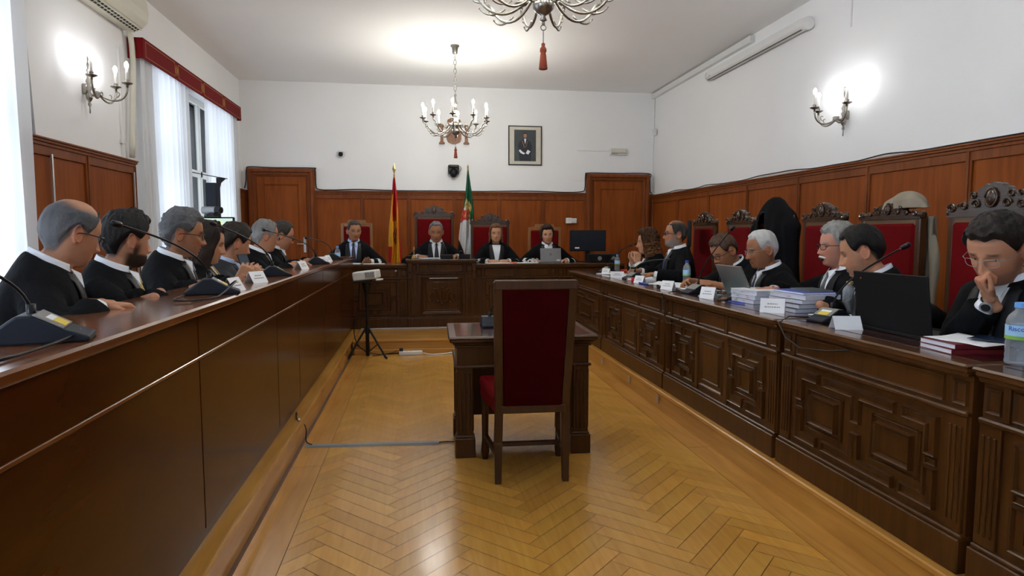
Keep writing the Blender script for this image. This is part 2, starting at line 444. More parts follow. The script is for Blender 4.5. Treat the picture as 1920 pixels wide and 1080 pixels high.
for wi, (a, b) in enumerate(wins):
    w_ = struct(thing('window_%d' % (wi+1), 'x', 'window')); del w_['label']; del w_['category']
    fr = MB(); xa, xb = XL-.20, XL-.14
    for (y0, y1, z0, z1) in ((a, b, 2.93, 3.0), (a, b, .62, .70), (a, a+.07, .7, 2.93), (b-.07, b, .7, 2.93), (a, b, 2.02, 2.10)):
        fr.box(xa, xb, y0, y1, z0, z1, .006)
    k = 4
    for i in range(1, k):
        yy = a+(b-a)*i/k; fr.box(xa, xb, yy-.035, yy+.035, .7, 2.93, .006)
    fr.build('window_frame', M_frame, w_)
    g = MB(); g.box(XL-.172, XL-.168, a+.07, b-.07, .7, 2.93); g.build('pane', M_glass, w_)
    s_ = MB(); s_.box(XL-.14, XL+.04, a-.04, b+.04, .60, .63, .006); s_.build('window_sill', M_frame, w_)
# a drawn blind behind the bare middle of the far window
m = MB(); m.box(XL-.26, XL-.25, 7.72, 8.38, .65, 2.98)
tag(m.build('window_blind', M_blind), 'grey brown blind behind the bare pane between the far sheer curtains', 'blind')

# ------------------------------------------------------------------ wainscot
def wainscot(name, fn, length, z0, z1, npan, base=None):
    """fn maps (along, out, z) -> world; panels with stiles, cornice and plinth"""
    w_ = struct(thing(name, 'x', 'x')); del w_['label']; del w_['category']
    def bx(M_, a0, a1, o0, o1, zz0, zz1):
        c = [fn(a, o, z) for a in (a0, a1) for o in (o0, o1) for z in (zz0, zz1)]
        xs, ys_, zs = zip(*c); M_.box(min(xs), max(xs), min(ys_), max(ys_), min(zs), max(zs), .003)
    p = MB(); bx(p, 0, length, 0, .018, z0, z1-.02); p.build('panel', M_wains, w_)
    s_ = MB()
    for i in range(npan+1):
        a = length*i/npan; a0 = max(0, a-.028); a1 = min(length, a+.028)
        bx(s_, a0, a1, .015, .036, z0, z1-.05); bx(s_, max(0, a-.012), min(length, a+.012), .03, .046, z0, z1-.05)
    bx(s_, 0, length, .015, .034, z1-.12, z1-.04); bx(s_, 0, length, .015, .034, z0, z0+.14)
    s_.build('stile', M_wainsx, w_)
    c = MB(); bx(c, 0, length, 0, .045, z1-.055, z1-.03); bx(c, 0, length, 0, .06, z1-.032, z1-.012); bx(c, 0, length, 0, .072, z1-.014, z1)
    c.build('cornice', M_wainsx, w_)
    return w_
wainscot('trim_1', lambda a, o, z: (-1.565+a, YB-o, z), 4.255, PZ, 1.96, 6)
wainscot('trim_2', lambda a, o, z: (XR-o, -2.1+a, z), YB+2.1-.08, PZ, 1.92, 12)
wainscot('trim_3', lambda a, o, z: (XL+o, 4.70+a, z), 1.72, PZ, 1.965, 2)
wainscot('trim_6', lambda a, o, z: (XL+a, YB-o, z), .10, PZ, 1.96, 1)
wainscot('trim_7', lambda a, o, z: (XL+o, 9.55+a, z), .62, PZ, 1.96, 1)
wainscot('trim_8', lambda a, o, z: (XL+o, 1.0+a, z), 1.2, PZ, 1.965, 2)
# doors set in the back wall
def door(name, x0, x1, ztop, handle_x):
    d = struct(thing(name, 'x', 'x', (x0, YB, PZ))); del d['label']; del d['category']
    w_ = x1-x0; h = ztop-PZ
    f = MB()
    for k, (i0, i1, dd) in enumerate(((0, .10, .07), (.015, .06, .10), (.09, .12, .05))):
        f.box(i0, i1, -dd, 0, 0, h-i0, .008); f.box(w_-i1, w_-i0, -dd, 0, 0, h-i0, .008); f.box(i0, w_-i0, -dd+.001, 0, h-i1, h-i0, .008)
    f.build('door_frame', M_wainsx, d)
    l = MB(); l.box(.12, w_-.12, -.035, 0, 0, h-.12); 
    lf = l.build('door_leaf', M_wains, d)
    s_ = MB()
    for (a0, a1, b0, b1) in ((.13, .24, 0, h-.13), (w_-.24, w_-.13, 0, h-.13), (.24, w_-.24, h-.24, h-.13), (.24, w_-.24, 0, .2)): s_.box(a0, a1, -.046, -.03, b0, b1, .003)
    s_.loop(rect(.24, .2, w_-.24, h-.24), basis((0, -.036, 0), (1, 0, 0), (0, 0, 1), (0, -1, 0)), .02, .012, .003)
    s_.build('door_panel', M_wains, d)
    if handle_x is not None:
        hp = MB(); hx = handle_x-x0; hp.box(hx-.02, hx+.02, -.056, -.044, .87, 1.10, .003)
        hp.tube([(hx, -.05, 1.0), (hx, -.09, 1.0), (hx-.02, -.095, 1.0), (hx-.11, -.095, 1.0)], .008, 8)
        hp.build('door_handle', M_alu, d)
    return d
door('door_1', -2.53, -1.555, 2.285, -1.72); door('door_2', 2.69, 3.75, 2.27, None)
m = MB(); m.box(3.751, 3.829, YB-.05, YB, PZ, 1.95, .004); m.box(-2.519-.001, -2.53, YB-.05, YB, PZ, 1.95, .002); struct(m.build('trim_9', M_wainsx))
# ------------------------------------------------------------------ desks
# left bench: glossy plain veneer front, a continuous ledge on top
LD = thing('lawyers_bench', 'long glossy dark brown bench with plain veneer front on the left side of the room', 'desk', (-.78, 0, PZ))
seams = [-1.9, -.2, .95, 2.39, 3.65, 4.28, 5.4, 6.6, 7.83]
for i in range(len(seams)-1):
    a, b = seams[i]+.003, seams[i+1]-.003
    p = MB(); p.box(-.03, 0, a, b, .07, .695, .003); p.build('front_panel', M_gloss, LD)
    p = MB(); p.box(-.03, 0, a, b, .705, .855, .003); p.build('frieze_panel', M_gloss, LD)
m = MB(); m.box(-.035, .004, -1.9, 7.83, .695, .707, .002); m.build('moulding_strip', M_ledge, LD)
m = MB(); m.box(-.06, -.03, -1.9, 7.83, 0, .08); m.build('plinth', M_gloss, LD)
m = MB(); m.box(-.36, .018, -1.9, 7.86, .855, .886, .007); m.build('ledge', M_ledge, LD)
m = MB(); m.box(-.37, -.34, -1.9, 7.83, .60, .855); m.box(-.36, -.03, 7.80, 7.83, 0, .85); m.box(-.36, -.03, -1.9, -1.87, 0, .85); m.build('carcass', M_gloss, LD)

def geo_square(m, M, x, y, w, h, t=.16, k=1.0):
    """square maze panelling: one field in the middle, four L mouldings round it"""
    mw, mh = .011*k, .017*k
    def P(pts): return [(x+a*w, y+b*h) for a, b in pts]
    m.loop(P([(.31, .31), (.69, .31), (.69, .69), (.31, .69)]), M, mw*1.2, mh*1.3, .006)
    L = [(0, 0), (.44, 0), (.44, t), (t, t), (t, .44), (0, .44)]
    for sx in (0, 1):
        for sy in (0, 1):
            m.loop(P([((1-a) if sx else a, (1-b) if sy else b) for a, b in L]), M, mw, mh, .004)
    # inner broken band between L's and the middle field
    for (a0, a1, b0, b1) in ((.22, .27, .22, .78), (.73, .78, .22, .78), (.27, .73, .22, .27), (.27, .73, .73, .78)):
        m.loop(P(rect(a0, b0, a1, b1)), M, mw*.45, mh*.4, .001)
    for (a0, a1, b0, b1) in ((.46, .54, .02, t-.02), (.46, .54, 1-t+.02, .98), (.02, t-.02, .46, .54), (1-t+.02, .98, .46, .54)):
        m.loop(P(rect(a0, b0, a1, b1)), M, mw*.5, mh*.5, .002)
def geo_double(m, M, x, y, w, h):
    mw, mh = .012, .018
    def P(pts): return [(x+a*w, y+b*h) for a, b in pts]
    for cx in (0, 1):
        f = (lambda a: 1-a) if cx else (lambda a: a)
        def Q(pts): return P([(f(a), b) for a, b in pts])
        m.loop(Q([(.13, .30), (.36, .30), (.36, .70), (.13, .70)]), M, mw*1.3, mh*1.3, .006)
        m.loop(Q([(0, 1), (.20, 1), (.20, .86), (.07, .86), (.07, .56), (0, .56)]), M, mw, mh, .004)
        m.loop(Q([(0, 0), (.20, 0), (.20, .14), (.07, .14), (.07, .44), (0, .44)]), M, mw, mh, .004)
        m.loop(Q(rect(.005, .46, .065, .54)), M, mw*.5, mh*.5, .002)
        for (a0, a1, b0, b1) in ((.09, .11, .22, .78), (.38, .40, .22, .78), (.11, .38, .22, .25), (.11, .38, .75, .78)):
            m.loop(Q(rect(a0, b0, a1, b1)), M, mw*.4, mh*.4, .001)
    m.loop(P([(.24, 1), (.76, 1), (.76, .86), (.535, .86), (.535, .56), (.465, .56), (.465, .86), (.24, .86)]), M, mw, mh, .004)
    m.loop(P([(.24, 0), (.76, 0), (.76, .14), (.535, .14), (.535, .44), (.465, .44), (.465, .14), (.24, .14)]), M, mw, mh, .004)
def carved_module(root, M, w, h, kinds, mat=M_carved, pil=.09):
    """one desk front module in local xy (x along, y up), z outwards. returns nothing; parts under root"""
    b = MB(); b.box(0, w, 0, h, -.03, 0, 0, M); b.build('front_board', mat, root)
    pl = MB(); pl.box(-.004, w+.004, 0, .12, -.02, .03, .004, M); pl.box(-.002, w+.002, .118, .135, -.02, .02, .005, M); pl.build('plinth', mat, root)
    fz = MB(); fz.box(0, w, h-.155, h-.135, -.01, .022, .006, M); 
    fz.box(0, w, h-.02, h, -.01, .028, .006, M)
    n = len(kinds)
    ws = [k[1] for k in kinds]; tot = sum(ws); inner = w-2*pil
    x = pil
    for kd, kw in kinds:
        pw = inner*kw/tot
        fz.loop(rect(x+.02, h-.125, x+pw-.02, h-.03), M, .010, .010, .001)
        fz.box(x-.012, x+.012, h-.135, h-.02, -.005, .012, .003, M)
        x += pw
    for xx in (.014, w-pil+.016): fz.loop(rect(xx, h-.12, xx+pil-.03, h-.035), M, .012, .012, .004)
    fz.build('frieze', mat, root)
    for xx in (0, w-pil):
        ps = MB(); ps.box(xx, xx+pil-.01, .135, h-.155, -.005, .012, .003, M)
        for j in range(3): ps.box(xx+.016+j*.021, xx+.026+j*.021, .17, h-.19, .01, .018, .003, M)
        ps.build('pilaster', mat, root)
    x = pil
    for i, (kd, kw) in enumerate(kinds[:-1]):
        x += inner*kw/tot; ps = MB(); ps.box(x-.022, x+.022, .135, h-.155, -.005, .010, .003, M); ps.build('stile', mat, root)
    x = pil
    for kd, kw in kinds:
        pw = inner*kw/tot; g = MB(); x0, x1, y0, y1 = x+.035, x+pw-.035, .165, h-.185
        if kd == 'geo': geo_square(g, M, x0, y0, x1-x0, y1-y0)
        elif kd == 'geo2': geo_double(g, M, x0, y0, x1-x0, y1-y0)
        elif kd == 'plain':
            g.loop(rect(x0, y0, x1, y1), M, .02, .014, .001); g.loop(rect(x0+.045, y0+.045, x1-.045, y1-.045), M, .015, .012, .008)
        elif kd == 'relief':
            g.loop(rect(x0, y0, x1, y1), M, .028, .022, .001); g.loop(rect(x0+.05, y0+.05, x1-.05, y1-.05), M, .012, .008, .002)
            cx, cy, hw, hh = (x0+x1)/2, (y0+y1)/2, (x1-x0)/2-.08, (y1-y0)/2-.08
            g.ball((0, 0, 0), .001, 6, 4)
            for s_ in (-1, 1):
                for k in range(4):
                    pts = []
                    for q in range(15):
                        t = q/14; a = t*5.2+k*.9; rr = hh*(.62-.5*t)
                        pts.append(M @ Vector((cx+s_*(hw*(.22+.21*k)+rr*.45*math.cos(a)), cy+rr*math.sin(a)*(1 if k % 2 else -1), .012)))
                    g.tube(pts, [.014*(1-.5*i/14) for i in range(15)], 6)
            g.tube([M @ Vector((cx+hw*.18*math.cos(a*PI/8), cy+hh*.7*math.sin(a*PI/8), .010)) for a in range(17)], .013, 6)
            g.tube([M @ Vector((cx+hw*.10*math.cos(a*PI/8), cy+hh*.45*math.sin(a*PI/8), .008)) for a in range(17)], .008, 6)
        g.build('maze_panel' if kd.startswith('geo') else ('relief_panel' if kd == 'relief' else 'panel'), mat, root)
        x += pw
def edge_top(m, x0, x1, y0, y1, z0, z1, b=.012):
    m.box(x0, x1, y0, y1, z0+.012, z1, b); m.box(x0+.008, x1-.008, y0+.008, y1-.008, z0-.006, z0+.016, .006)

# right desks, one unit per module, tops carried by each
mods = [(6.09, 7.40, [('geo', 1)]), (4.47, 6.05, [('geo', 1), ('plain', .85), ('geo', 1)]), (2.97, 4.44, [('geo', 1), ('plain', .95), ('geo', 1.1)]),
        (1.83, 2.93, [('geo2', 1)]), (.70, 1.79, [('geo2', 1)]), (-.4, .66, [('geo2', 1)])]
labs = ['carved walnut desk unit in the right row, the one joining the judges bench', 'carved desk unit with a plain panel between two maze panels, beside the small paper nameplates',
        'carved desk unit on the right under the mic and open grey laptop', 'carved desk unit with a big double maze panel, under the black laptop', 'carved desk unit at the right edge of the photo, cut by the frame',
        'carved desk unit on the right beside the camera']
for (a, b, kinds), lb in zip(mods, labs):
    d = thing('carved_desk', lb, 'desk', (1.80, b, PZ), 0, 'carved desks of the right row')
    w_ = b-a; M = basis((0, 0, 0), (0, -1, 0), (0, 0, 1), (-1, 0, 0))
    carved_module(d, M, w_, .690, kinds)
    t = MB(); edge_top(t, -.045, .64, -w_-.012, .012, .692, .718); t.build('desk_top', M_carvedh, d)
    t = MB(); t.box(.05, .62, -w_+.02, -.02, .7175, .7195); t.build('writing_surface', M_dtop, d)
    for yy in (-w_, -.03): t = MB(); t.box(.03, .60, yy, yy+.03, 0, .69); t.build('side_board', M_carved, d)
# judges' bench
BY = 7.90
JB = thing('judges_bench', 'long carved walnut bench with maze panels on the step in front of the judges', 'desk', (0, BY, PZ))
Mj = lambda x0, dy=0: basis((x0, dy, 0), (1, 0, 0), (0, 0, 1), (0, -1, 0))
for (a, b, k, h, dy) in ((-1.45, -.135, [('geo', .85), ('geo', 1)], .752, 0), (-.135, .68, [('relief', 1)], .81, -.03), (.68, 1.72, [('geo', 1), ('geo', 1)], .752, 0), (1.72, 2.6, [('geo', 1)], .752, 0)):
    carved_module(JB, Mj(a, dy), b-a, h, k, pil=.10 if k[0][0] != 'relief' else .12)
t = MB(); edge_top(t, -1.46, -.135, -.045, .56, .754, .780); t.build('desk_top', M_carvedx, JB)
t = MB(); edge_top(t, .68, 2.6, -.045, .56, .754, .780); t.build('desk_top', M_carvedx, JB)
t = MB(); edge_top(t, -.165, .71, -.085, .56, .812, .840); t.build('raised_top', M_carvedx, JB)
t = MB(); t.box(-.11, .655, .02, .5, .8395, .8415); t.build('writing_surface', M_dtop, JB)
for bb in ((-.135, -.115, -.02, .55, .76, .815), (.66, .68, -.02, .55, .76, .815), (-1.45, -1.42, 0, .5, 0, .75), (2.57, 2.6, 0, .5, 0, .75)): t = MB(); t.box(*bb); t.build('side_board', M_carved, JB)
for x in (-.115, .66):
    t = MB(); t.box(x-.02, x+.035, -.055, -.02, .60, .80, .008); t.ball((x+.008, -.06, .70), (.018, .015, .03), 10, 8); t.build('corbel', M_carved, JB)
m = MB(); m.box(-.70, 1.6, 7.812, 7.826, PZ, PZ+.014, .002); tag(m.build('metal_strip', M_alu), 'thin metal strip at the foot of the judges bench on the step', 'metal strip')
m = MB(); m.lathe([(.014, 0), (.014, .006), (.008, .008)], 16, M=Rx(R(90))); o = m.build('socket', M_lgrey, JB); o.location = (-.28, -.02, .70)
m = MB(); m.box(.12-.0, .47, -.075, -.05, .605, .615, .003); 
m.build('panel_ledge', M_alu, JB)

# witness table
WT = thing('witness_table', 'small carved walnut table with fluted legs in the middle of the floor', 'table', (0, 0, 0))
WT.location = (.60, 3.87, 0); WT.rotation_euler = (0, 0, R(-1.5))
HW, HD = .39, .26
t = MB(); edge_top(t, -.435, .435, -.305, .305, .685, .712); t.box(-.41, .41, -.28, .28, .660, .682, .01); t.box(-.40, .40, -.27, .27, .645, .662, .006); t.build('table_top', M_carvedx, WT)
t = MB(); t.box(-.39, .39, -.26, .26, .7112, .7132); t.build('writing_surface', M_dtop, WT)
t = MB(); t.box(-.385, .385, -.255, .255, .54, .65, .003); t.box(-.40, .40, -.27, .27, .525, .542, .006); t.build('apron', M_carved, WT)
for sx in (-1, 1):
    for sy in (-1, 1):
        t = MB(); cx = sx*(HW-.05); cy = sy*(HD-.05)
        t.box(cx-.045, cx+.045, cy-.045, cy+.045, .12, .53, .003)
        for k in (-1, 0, 1):
            for fy in (-1, 1): t.box(cx+k*.024-.006, cx+k*.024+.006, cy+fy*.045-.006, cy+fy*.045+.006, .15, .50, .003); 
            for fx in (-1, 1): t.box(cx+fx*.045-.006, cx+fx*.045+.006, cy+k*.024-.006, cy+k*.024+.006, .15, .50, .003)
        t.box(cx-.058, cx+.058, cy-.058, cy+.058, 0, .115, .004); t.box(cx-.052, cx+.052, cy-.052, cy+.052, .113, .13, .005)
        t.build('leg', M_carved, WT)
for bb in ((-HW+.08, -HW+.10, -.2, .2, .13, .53), (HW-.10, HW-.08, -.2, .2, .13, .53), (-HW+.1, HW-.1, .17, .19, .13, .53)): t = MB(); t.box(*bb); t.build('side_panel', M_carved, WT)

# ------------------------------------------------------------------ chairs
M_rail = wood('chair_rail_wood', (.085, .045, .020), (.14, .075, .034), 'x', .35, .2, 1.2, spec=.3)
def crest_poly(w, h, kind):
    n = 60; pts = []
    for i in range(n+1):
        t = -1+2*i/n; x = t*w/2; a = abs(t)
        z = h*(.22+.10*math.cos(a*9))
        if a < .55: z = max(z, h*(.38+.62*math.cos(a/.55*PI/2)**.8)+h*.035*math.cos(a*45))
        if a > .84: z = h*.34+h*.08*math.cos((a-.92)*30)
        pts.append((x, z))
    return [(w/2, 0)]+pts[::-1]+[(-w/2, 0)]
def tall_chair(name, label, loc, rz, w=.50, top=1.24, crest=.15, seat_h=.45, group=None, style='carved', medal=True, velvet=None, wood_=None):
    """chair facing local +Y; origin on the floor under the seat middle; back plane at y=-.24"""
    c = thing(name, label, 'chair', loc, rz, group); velvet = velvet or M_velvet; wd = wood_ or M_chair
    y = -.24; h = w/2
    s_ = MB(); s_.box(-h+.02, h-.02, -.22, .24, seat_h-.06, seat_h, .025); s_.build('seat', velvet, c, bevel=.006)
    s_ = MB(); s_.box(-h, h, -.24, .25, seat_h-.11, seat_h-.055, .006); s_.build('seat_frame', wd, c)
    b = MB(); b.box(-h+.035, h-.035, y-.03, y+.035, seat_h+.03, top-.03, .018); b.build('backrest', velvet, c)
    f = MB(); f.box(-h, -h+.04, y-.028, y+.022, seat_h-.1, top, .006); f.box(h-.04, h, y-.028, y+.022, seat_h-.1, top, .006)
    f.box(-h+.02, h-.02, y-.02, y+.02, seat_h-.02, seat_h+.035, .004)
    f.build('back_frame', wd, c)
    f = MB(); f.box(-h+.038, h-.038, y-.026, y+.02, top-.05, top, .006); f.build('top_rail', M_rail if style == 'carved' else wd, c)
    for sx in (-1, 1):
        for (yy, hh) in ((y, seat_h-.08), (.21, seat_h-.10)):
            l = MB(); x = sx*(h-.022); l.tube([(x, yy, 0), (x, yy, .06), (x, yy, .2), (x, yy, hh)], [.019, .024, .020, .024], 10); l.build('leg', wd, c)
        if style == 'carved':
            a = MB(); x = sx*(h-.01); a.tube(bez((x, y, seat_h+.24), (x, -.1, seat_h+.27), (x, .08, seat_h+.23), (x, .21, seat_h+.22), 10), [.018]*8+[.022, .026, .022], 8)
            a.tube([(x, .18, seat_h-.05), (x, .19, seat_h+.08), (x, .19, seat_h+.21)], [.02, .014, .018], 8); a.build('armrest', wd, c)
    st = MB(); 
    for sx in (-1, 1): st.tube([(sx*(h-.03), y, .16), (sx*(h-.03), .21, .16)], .014, 8)
    st.tube([(-h+.03, 0, .16), (h-.03, 0, .16)], .014, 8); st.build('stretcher', wd, c)
    if style == 'carved':
        cr = MB(); M = basis((0, y+.028, top-.005), (1, 0, 0), (0, 0, 1), (0, -1, 0)); cr.prism(crest_poly(w+.01, crest, 0), M, .045)
        for sx in (-1, 1):
            for (cx, cz, rr, turns) in ((.44, .26, .024, 1.6), (.30, .30, .020, 1.5), (.16, .35, .022, 1.4), (.20, .62, .018, 1.4)):
                pts = []
                for q in range(16):
                    t = q/15; a = t*turns*2*PI; r_ = rr*(1-.75*t)*(crest/.15)
                    pts.append((sx*(cx*w+r_*math.cos(a)), y+.032, top+cz*crest+r_*math.sin(a)))
                for yy in (0, -.053): cr.tube([(p[0], p[1]+yy, p[2]) for p in pts], [.0065*(1-.4*i/15) for i in range(16)], 6)
            cr.ball((sx*(w/2-.005), y+.005, top+.02), (.022, .03, .024), 10, 8)
        cr.build('crest', M_crest, c)
        Mm = basis((0, y+.028, top+crest*.56), (1, 0, 0), (0, 0, 1), (0, -1, 0))
        for sg in (1, -1):
            q = Vector((0, y+(.034 if sg == 1 else -.022), top+crest*.54))
            cm = MB(); vs = [(q.x+.030*crest/.15*math.cos(a*PI/8), q.y, q.z+.042*crest/.15*math.sin(a*PI/8)) for a in range(17)]
            cm.tube(vs, .006, 8); cm.ball(tuple(q), (.026*crest/.15, .010, .038*crest/.15), 16, 10); cm.build('medallion', M_crest, c, smooth=True)
    elif style == 'plain':
        cr = MB(); M = basis((0, y+.02, top-.002), (1, 0, 0), (0, 0, 1), (0, -1, 0))
        k = w*.27; cr.prism([(-h, 0), (h, 0), (h, .012), (k+.01, .018), (k, .055), (-k, .055), (-k-.01, .018), (-h, .012)], M, .04); cr.build('crest', wd, c)
    return c
# judges' chairs
JC = [(-.83, 8.95, 1.285, .42, 'plain', 'high-backed red velvet chair with light wood notched top, behind the judge beside the left flag', M_chairl),
      (.215, 8.98, 1.39, .54, 'carved', 'tall red velvet chair with carved crest, between the two flags', None),
      (.99, 8.95, 1.285, .54, 'carved', 'red velvet chair with carved crest, just right of the green flag', None),
      (1.765, 8.95, 1.235, .47, 'plain', 'high-backed red chair with light notched wooden top, behind the grey laptop', M_chairl)]
for (x, y, top, w_, st, lb, wd) in JC:
    tall_chair('judge_chair', lb, (x, y-.24, PZ), PI, w_, top, .155, .45, 'chairs on the judges platform', st, wood_=wd)
RC = [(6.32, .49, .135, 'red chair with carved crest, furthest along the right wainscot beside the side-on monitor'),
      (5.57, .47, .135, 'red chair with carved crest, left of the one under the black robe'),
      (5.00, .50, .13, 'red chair mostly hidden under a draped black robe'),
      (4.34, .47, .135, 'red chair with carved crest, right of the draped black robe'),
      (3.67, .52, .10, 'red chair with a beige jacket over its carved crest'),
      (2.93, .56, .17, 'red chair with the largest carved crest and oval medallion, near the right edge'),
      (2.12, .52, .15, 'carved red chair under the man resting his chin on his fist')]
for (y, w_, cr, lb) in RC:
    tall_chair('carved_chair', lb, (2.71, y, PZ), PI/2, w_, 1.24, cr, .45, 'carved chairs of the right row')
# witness chair, seen from behind
wc = thing('witness_chair', 'high-backed dark red velvet chair seen from behind at the witness table', 'chair', (.575, 3.37, 0), R(-1.5))
def lean(z): return -.17-.11*max(0, (z-.4))/.66
b = MB(); N_ = 12
P = []
for i in range(N_+1):
    z = .40+(1.03-.40)*i/N_; wz = .150+.018*(z-.4)/.63
    P.append([(x*wz, lean(z)-(.018 if abs(x) < 1 else .008), z) for x in (-1, -.97, -.5, 0, .5, .97, 1)][::1])
P2 = [[(x, lean(z)+.03, z) for (x, yy, z) in row] for row in P]
b.grid([r_+q_[::-1] for r_, q_ in zip(P, P2)], True); b.f += [tuple(range(14))[::-1], tuple(range(N_*14, N_*14+14))]
b.build('backrest', M_velvet_d, wc, smooth=False)
f = MB()
for sx in (-1, 1):
    pts = [(sx*.178, -.16, 0), (sx*.176, -.155, .22), (sx*.172, -.165, .40), (sx*.180, lean(.7), .7), (sx*.188, lean(1.06), 1.06)]
    for (p, q) in zip(pts, pts[1:]):
        for k in range(1): pass
    vs = []; fs = []
    for j, p in enumerate(pts):
        hx = .021 if j else .016
        for (dx, dy) in ((-hx, -.02), (hx, -.02), (hx, .02), (-hx, .02)): vs.append((p[0]+dx, p[1]+dy, p[2]))
    for j in range(len(pts)-1):
        for k in range(4): fs.append((j*4+k, j*4+(k+1) % 4, j*4+(k+1) % 4+4, j*4+k+4))
    fs += [(3, 2, 1, 0), (len(pts)*4-4, len(pts)*4-3, len(pts)*4-2, len(pts)*4-1)]
    l = MB(); l.add(vs, fs); l.build('back_post', M_chair, wc, bevel=.003)
f.box(-.205, .205, lean(1.05)-.022, lean(1.05)+.022, 1.022, 1.068, .004); f.build('back_rail', M_chair, wc); f = MB(); f.box(-.17, .17, lean(.42)-.018, lean(.42)+.018, .375, .415, .003); f.build('back_rail', M_chair, wc)
s_ = MB(); P = []
s_.add([(-.20, -.17, .43), (.20, -.17, .43), (.25, .25, .43), (-.25, .25, .43), (-.195, -.165, .475), (.195, -.165, .475), (.245, .245, .485), (-.245, .245, .485)],
       [(3, 2, 1, 0), (4, 5, 6, 7), (0, 1, 5, 4), (1, 2, 6, 5), (2, 3, 7, 6), (3, 0, 4, 7)])
s_.build('seat', M_velvet, wc, bevel=.015)
s_ = MB(); s_.add([(-.19, -.17, .37), (.19, -.17, .37), (.24, .24, .37), (-.24, .24, .37), (-.19, -.17, .432), (.19, -.17, .432), (.24, .24, .432), (-.24, .24, .432)],
       [(3, 2, 1, 0), (4, 5, 6, 7), (0, 1, 5, 4), (1, 2, 6, 5), (2, 3, 7, 6), (3, 0, 4, 7)]); s_.build('seat_frame', M_velvet, wc)
for sx in (-1, 1):
    l = MB(); l.tube([(sx*.215, .215, 0), (sx*.215, .215, .05), (sx*.215, .215, .12), (sx*.215, .215, .37)], [.017, .024, .018, .022], 8); l.build('leg', M_chair, wc)
    l = MB(); l.box(-.012, .012, -.19, .19, -.012, .012, .003, T(sx*.195, .03, .14) @ Rz(R(-5.5*sx))); l.build('stretcher', M_chair, wc)
l = MB(); l.box(-.19, .19, .03, .054, .128, .152, .003); l.build('stretcher', M_chair, wc)
# ------------------------------------------------------------------ curtains, valances, wall fittings
def curtain(label, y0, y1, z0=.18, z1=3.02, x=-2.54, folds=9, amp=.035, group='white sheer curtains', gather=None):
    n = 150; P = []
    for k in range(15):
        t = k/14; z = z1+(z0-z1)*t; row = []
        for i in range(n+1):
            s_ = i/n; y = y0+(y1-y0)*s_
            if gather: y += gather(t)*(s_-(0 if gather(1) > 0 else 1))*0
            a = amp*(.55+.6*t)*math.sin(s_*folds*2*PI+1.3*math.sin(s_*7)+.25*math.sin(t*3+s_*9))
            a += .010*math.sin(s_*folds*5.1+t*2)
            row.append((x+a, y+.012*math.sin(t*4+s_*20)*t, z))
        P.append(row)
    m = MB(); m.grid(P); o = m.build('sheer_curtain', M_curt, smooth=True); tag(o, label, 'curtain', group); return o
curtain('white sheer curtain filling the left edge of the photo', 2.2, 4.70, folds=15)
curtain('white sheer curtain beside the wall lamp, near end of the long red valance', 6.52, 7.72, folds=10)
curtain('white sheer curtain nearest the back wall, right of the bare window', 8.32, 9.70, folds=11)
curtain('white sheer curtain on the window beside the camera', -1.4, 1.0, folds=14)
def valance(label, y0, y1):
    v = thing('valance', label, 'valance', (XL, y0, 2.905), 0, 'red valances with gold trim'); L = y1-y0
    b = MB(); b.box(.125, .14, 0, L, 0, .185, .002); b.box(0, .125, 0, .015, 0, .185, .002); b.box(0, .125, L-.015, L, 0, .185, .002); b.box(0, .14, 0, L, .178, .187, .002)
    b.build('valance_board', M_valance, v)
    g = MB(); n = 4
    M = basis((.1405, 0, 0), (0, 1, 0), (0, 0, 1), (1, 0, 0))
    for i in range(n):
        a, c = L*i/n+.05, L*(i+1)/n-.05
        pts = [(a, .025), (c, .025), (c, .16), (a, .16), (a, .025)]
        g.tube([M @ Vector((p[0], p[1], 0)) for p in pts], .0022, 6)
        if i: 
            g.tube([M @ Vector((L*i/n+.032*math.cos(k*PI/10), .092+.05*math.sin(k*PI/10), 0)) for k in range(21)], .0022, 6)
            g.tube([M @ Vector((L*i/n+.016*math.cos(k*PI/10), .092+.03*math.sin(k*PI/10), 0)) for k in range(21)], .002, 6)
    g.build('gold_trim', M_gold, v)
valance('long red valance with gold trim over the far window', 6.46, 9.74); valance('red valance at the top left corner of the photo', 2.1, 4.77); valance('red valance over the window beside the camera', -1.5, 1.1)
# air conditioner
ac = thing('air_conditioner', 'cream wall air conditioner above the left wall lamp', 'air conditioner', (XL, 5.42, 3.13))
b = MB(); sec = [(0, 0), (.10, -.005), (.17, .02), (.215, .07), (.225, .14), (.215, .24), (.19, .285), (0, .29)]
b.prism(sec, basis((0, 0, 0), (1, 0, 0), (0, 0, 1), (0, 1, 0)), .98)
b.build('housing', M_cream, ac, bevel=.008)
g = MB(); 
Mq = basis((.105, .04, -.010), (0, 1, 0), (.93, 0, .36))
g.box(0, .90, 0, .055, -.004, .010, .002, Mq); g.build('vent_opening', M_black, ac)
g = MB()
for i in range(16): g.box(.03+i*.055, .036+i*.055, .0, .055, .008, .014, .0, Mq)
g.box(0, .9, .024, .031, .008, .018, .001, Mq); g.box(-.01, .91, -.006, .001, -.004, .018, .001, Mq); g.box(-.01, .91, .054, .062, -.004, .018, .001, Mq); g.build('louvre', M_cream, ac)
m = MB(); m.tube(bez((XL+.05, 6.38, 3.14), (XL+.06, 6.46, 3.05), (XL+.045, 6.47, 2.8), (XL+.045, 6.40, 2.4), 10)+[Vector((XL+.045, 6.36, 2.1)), Vector((XL+.04, 6.36, 1.99))], .024, 10)
tag(m.build('air_conditioner_pipe', M_cream, smooth=True), 'white insulated pipe dropping from the air conditioner to the panelling', 'pipe')
m = MB(); m.box(XL, XL+.02, 6.24, 6.27, 1.97, 2.95, .003); m.box(XL, XL+.025, 6.22, 6.29, 2.10, 2.14, .003)
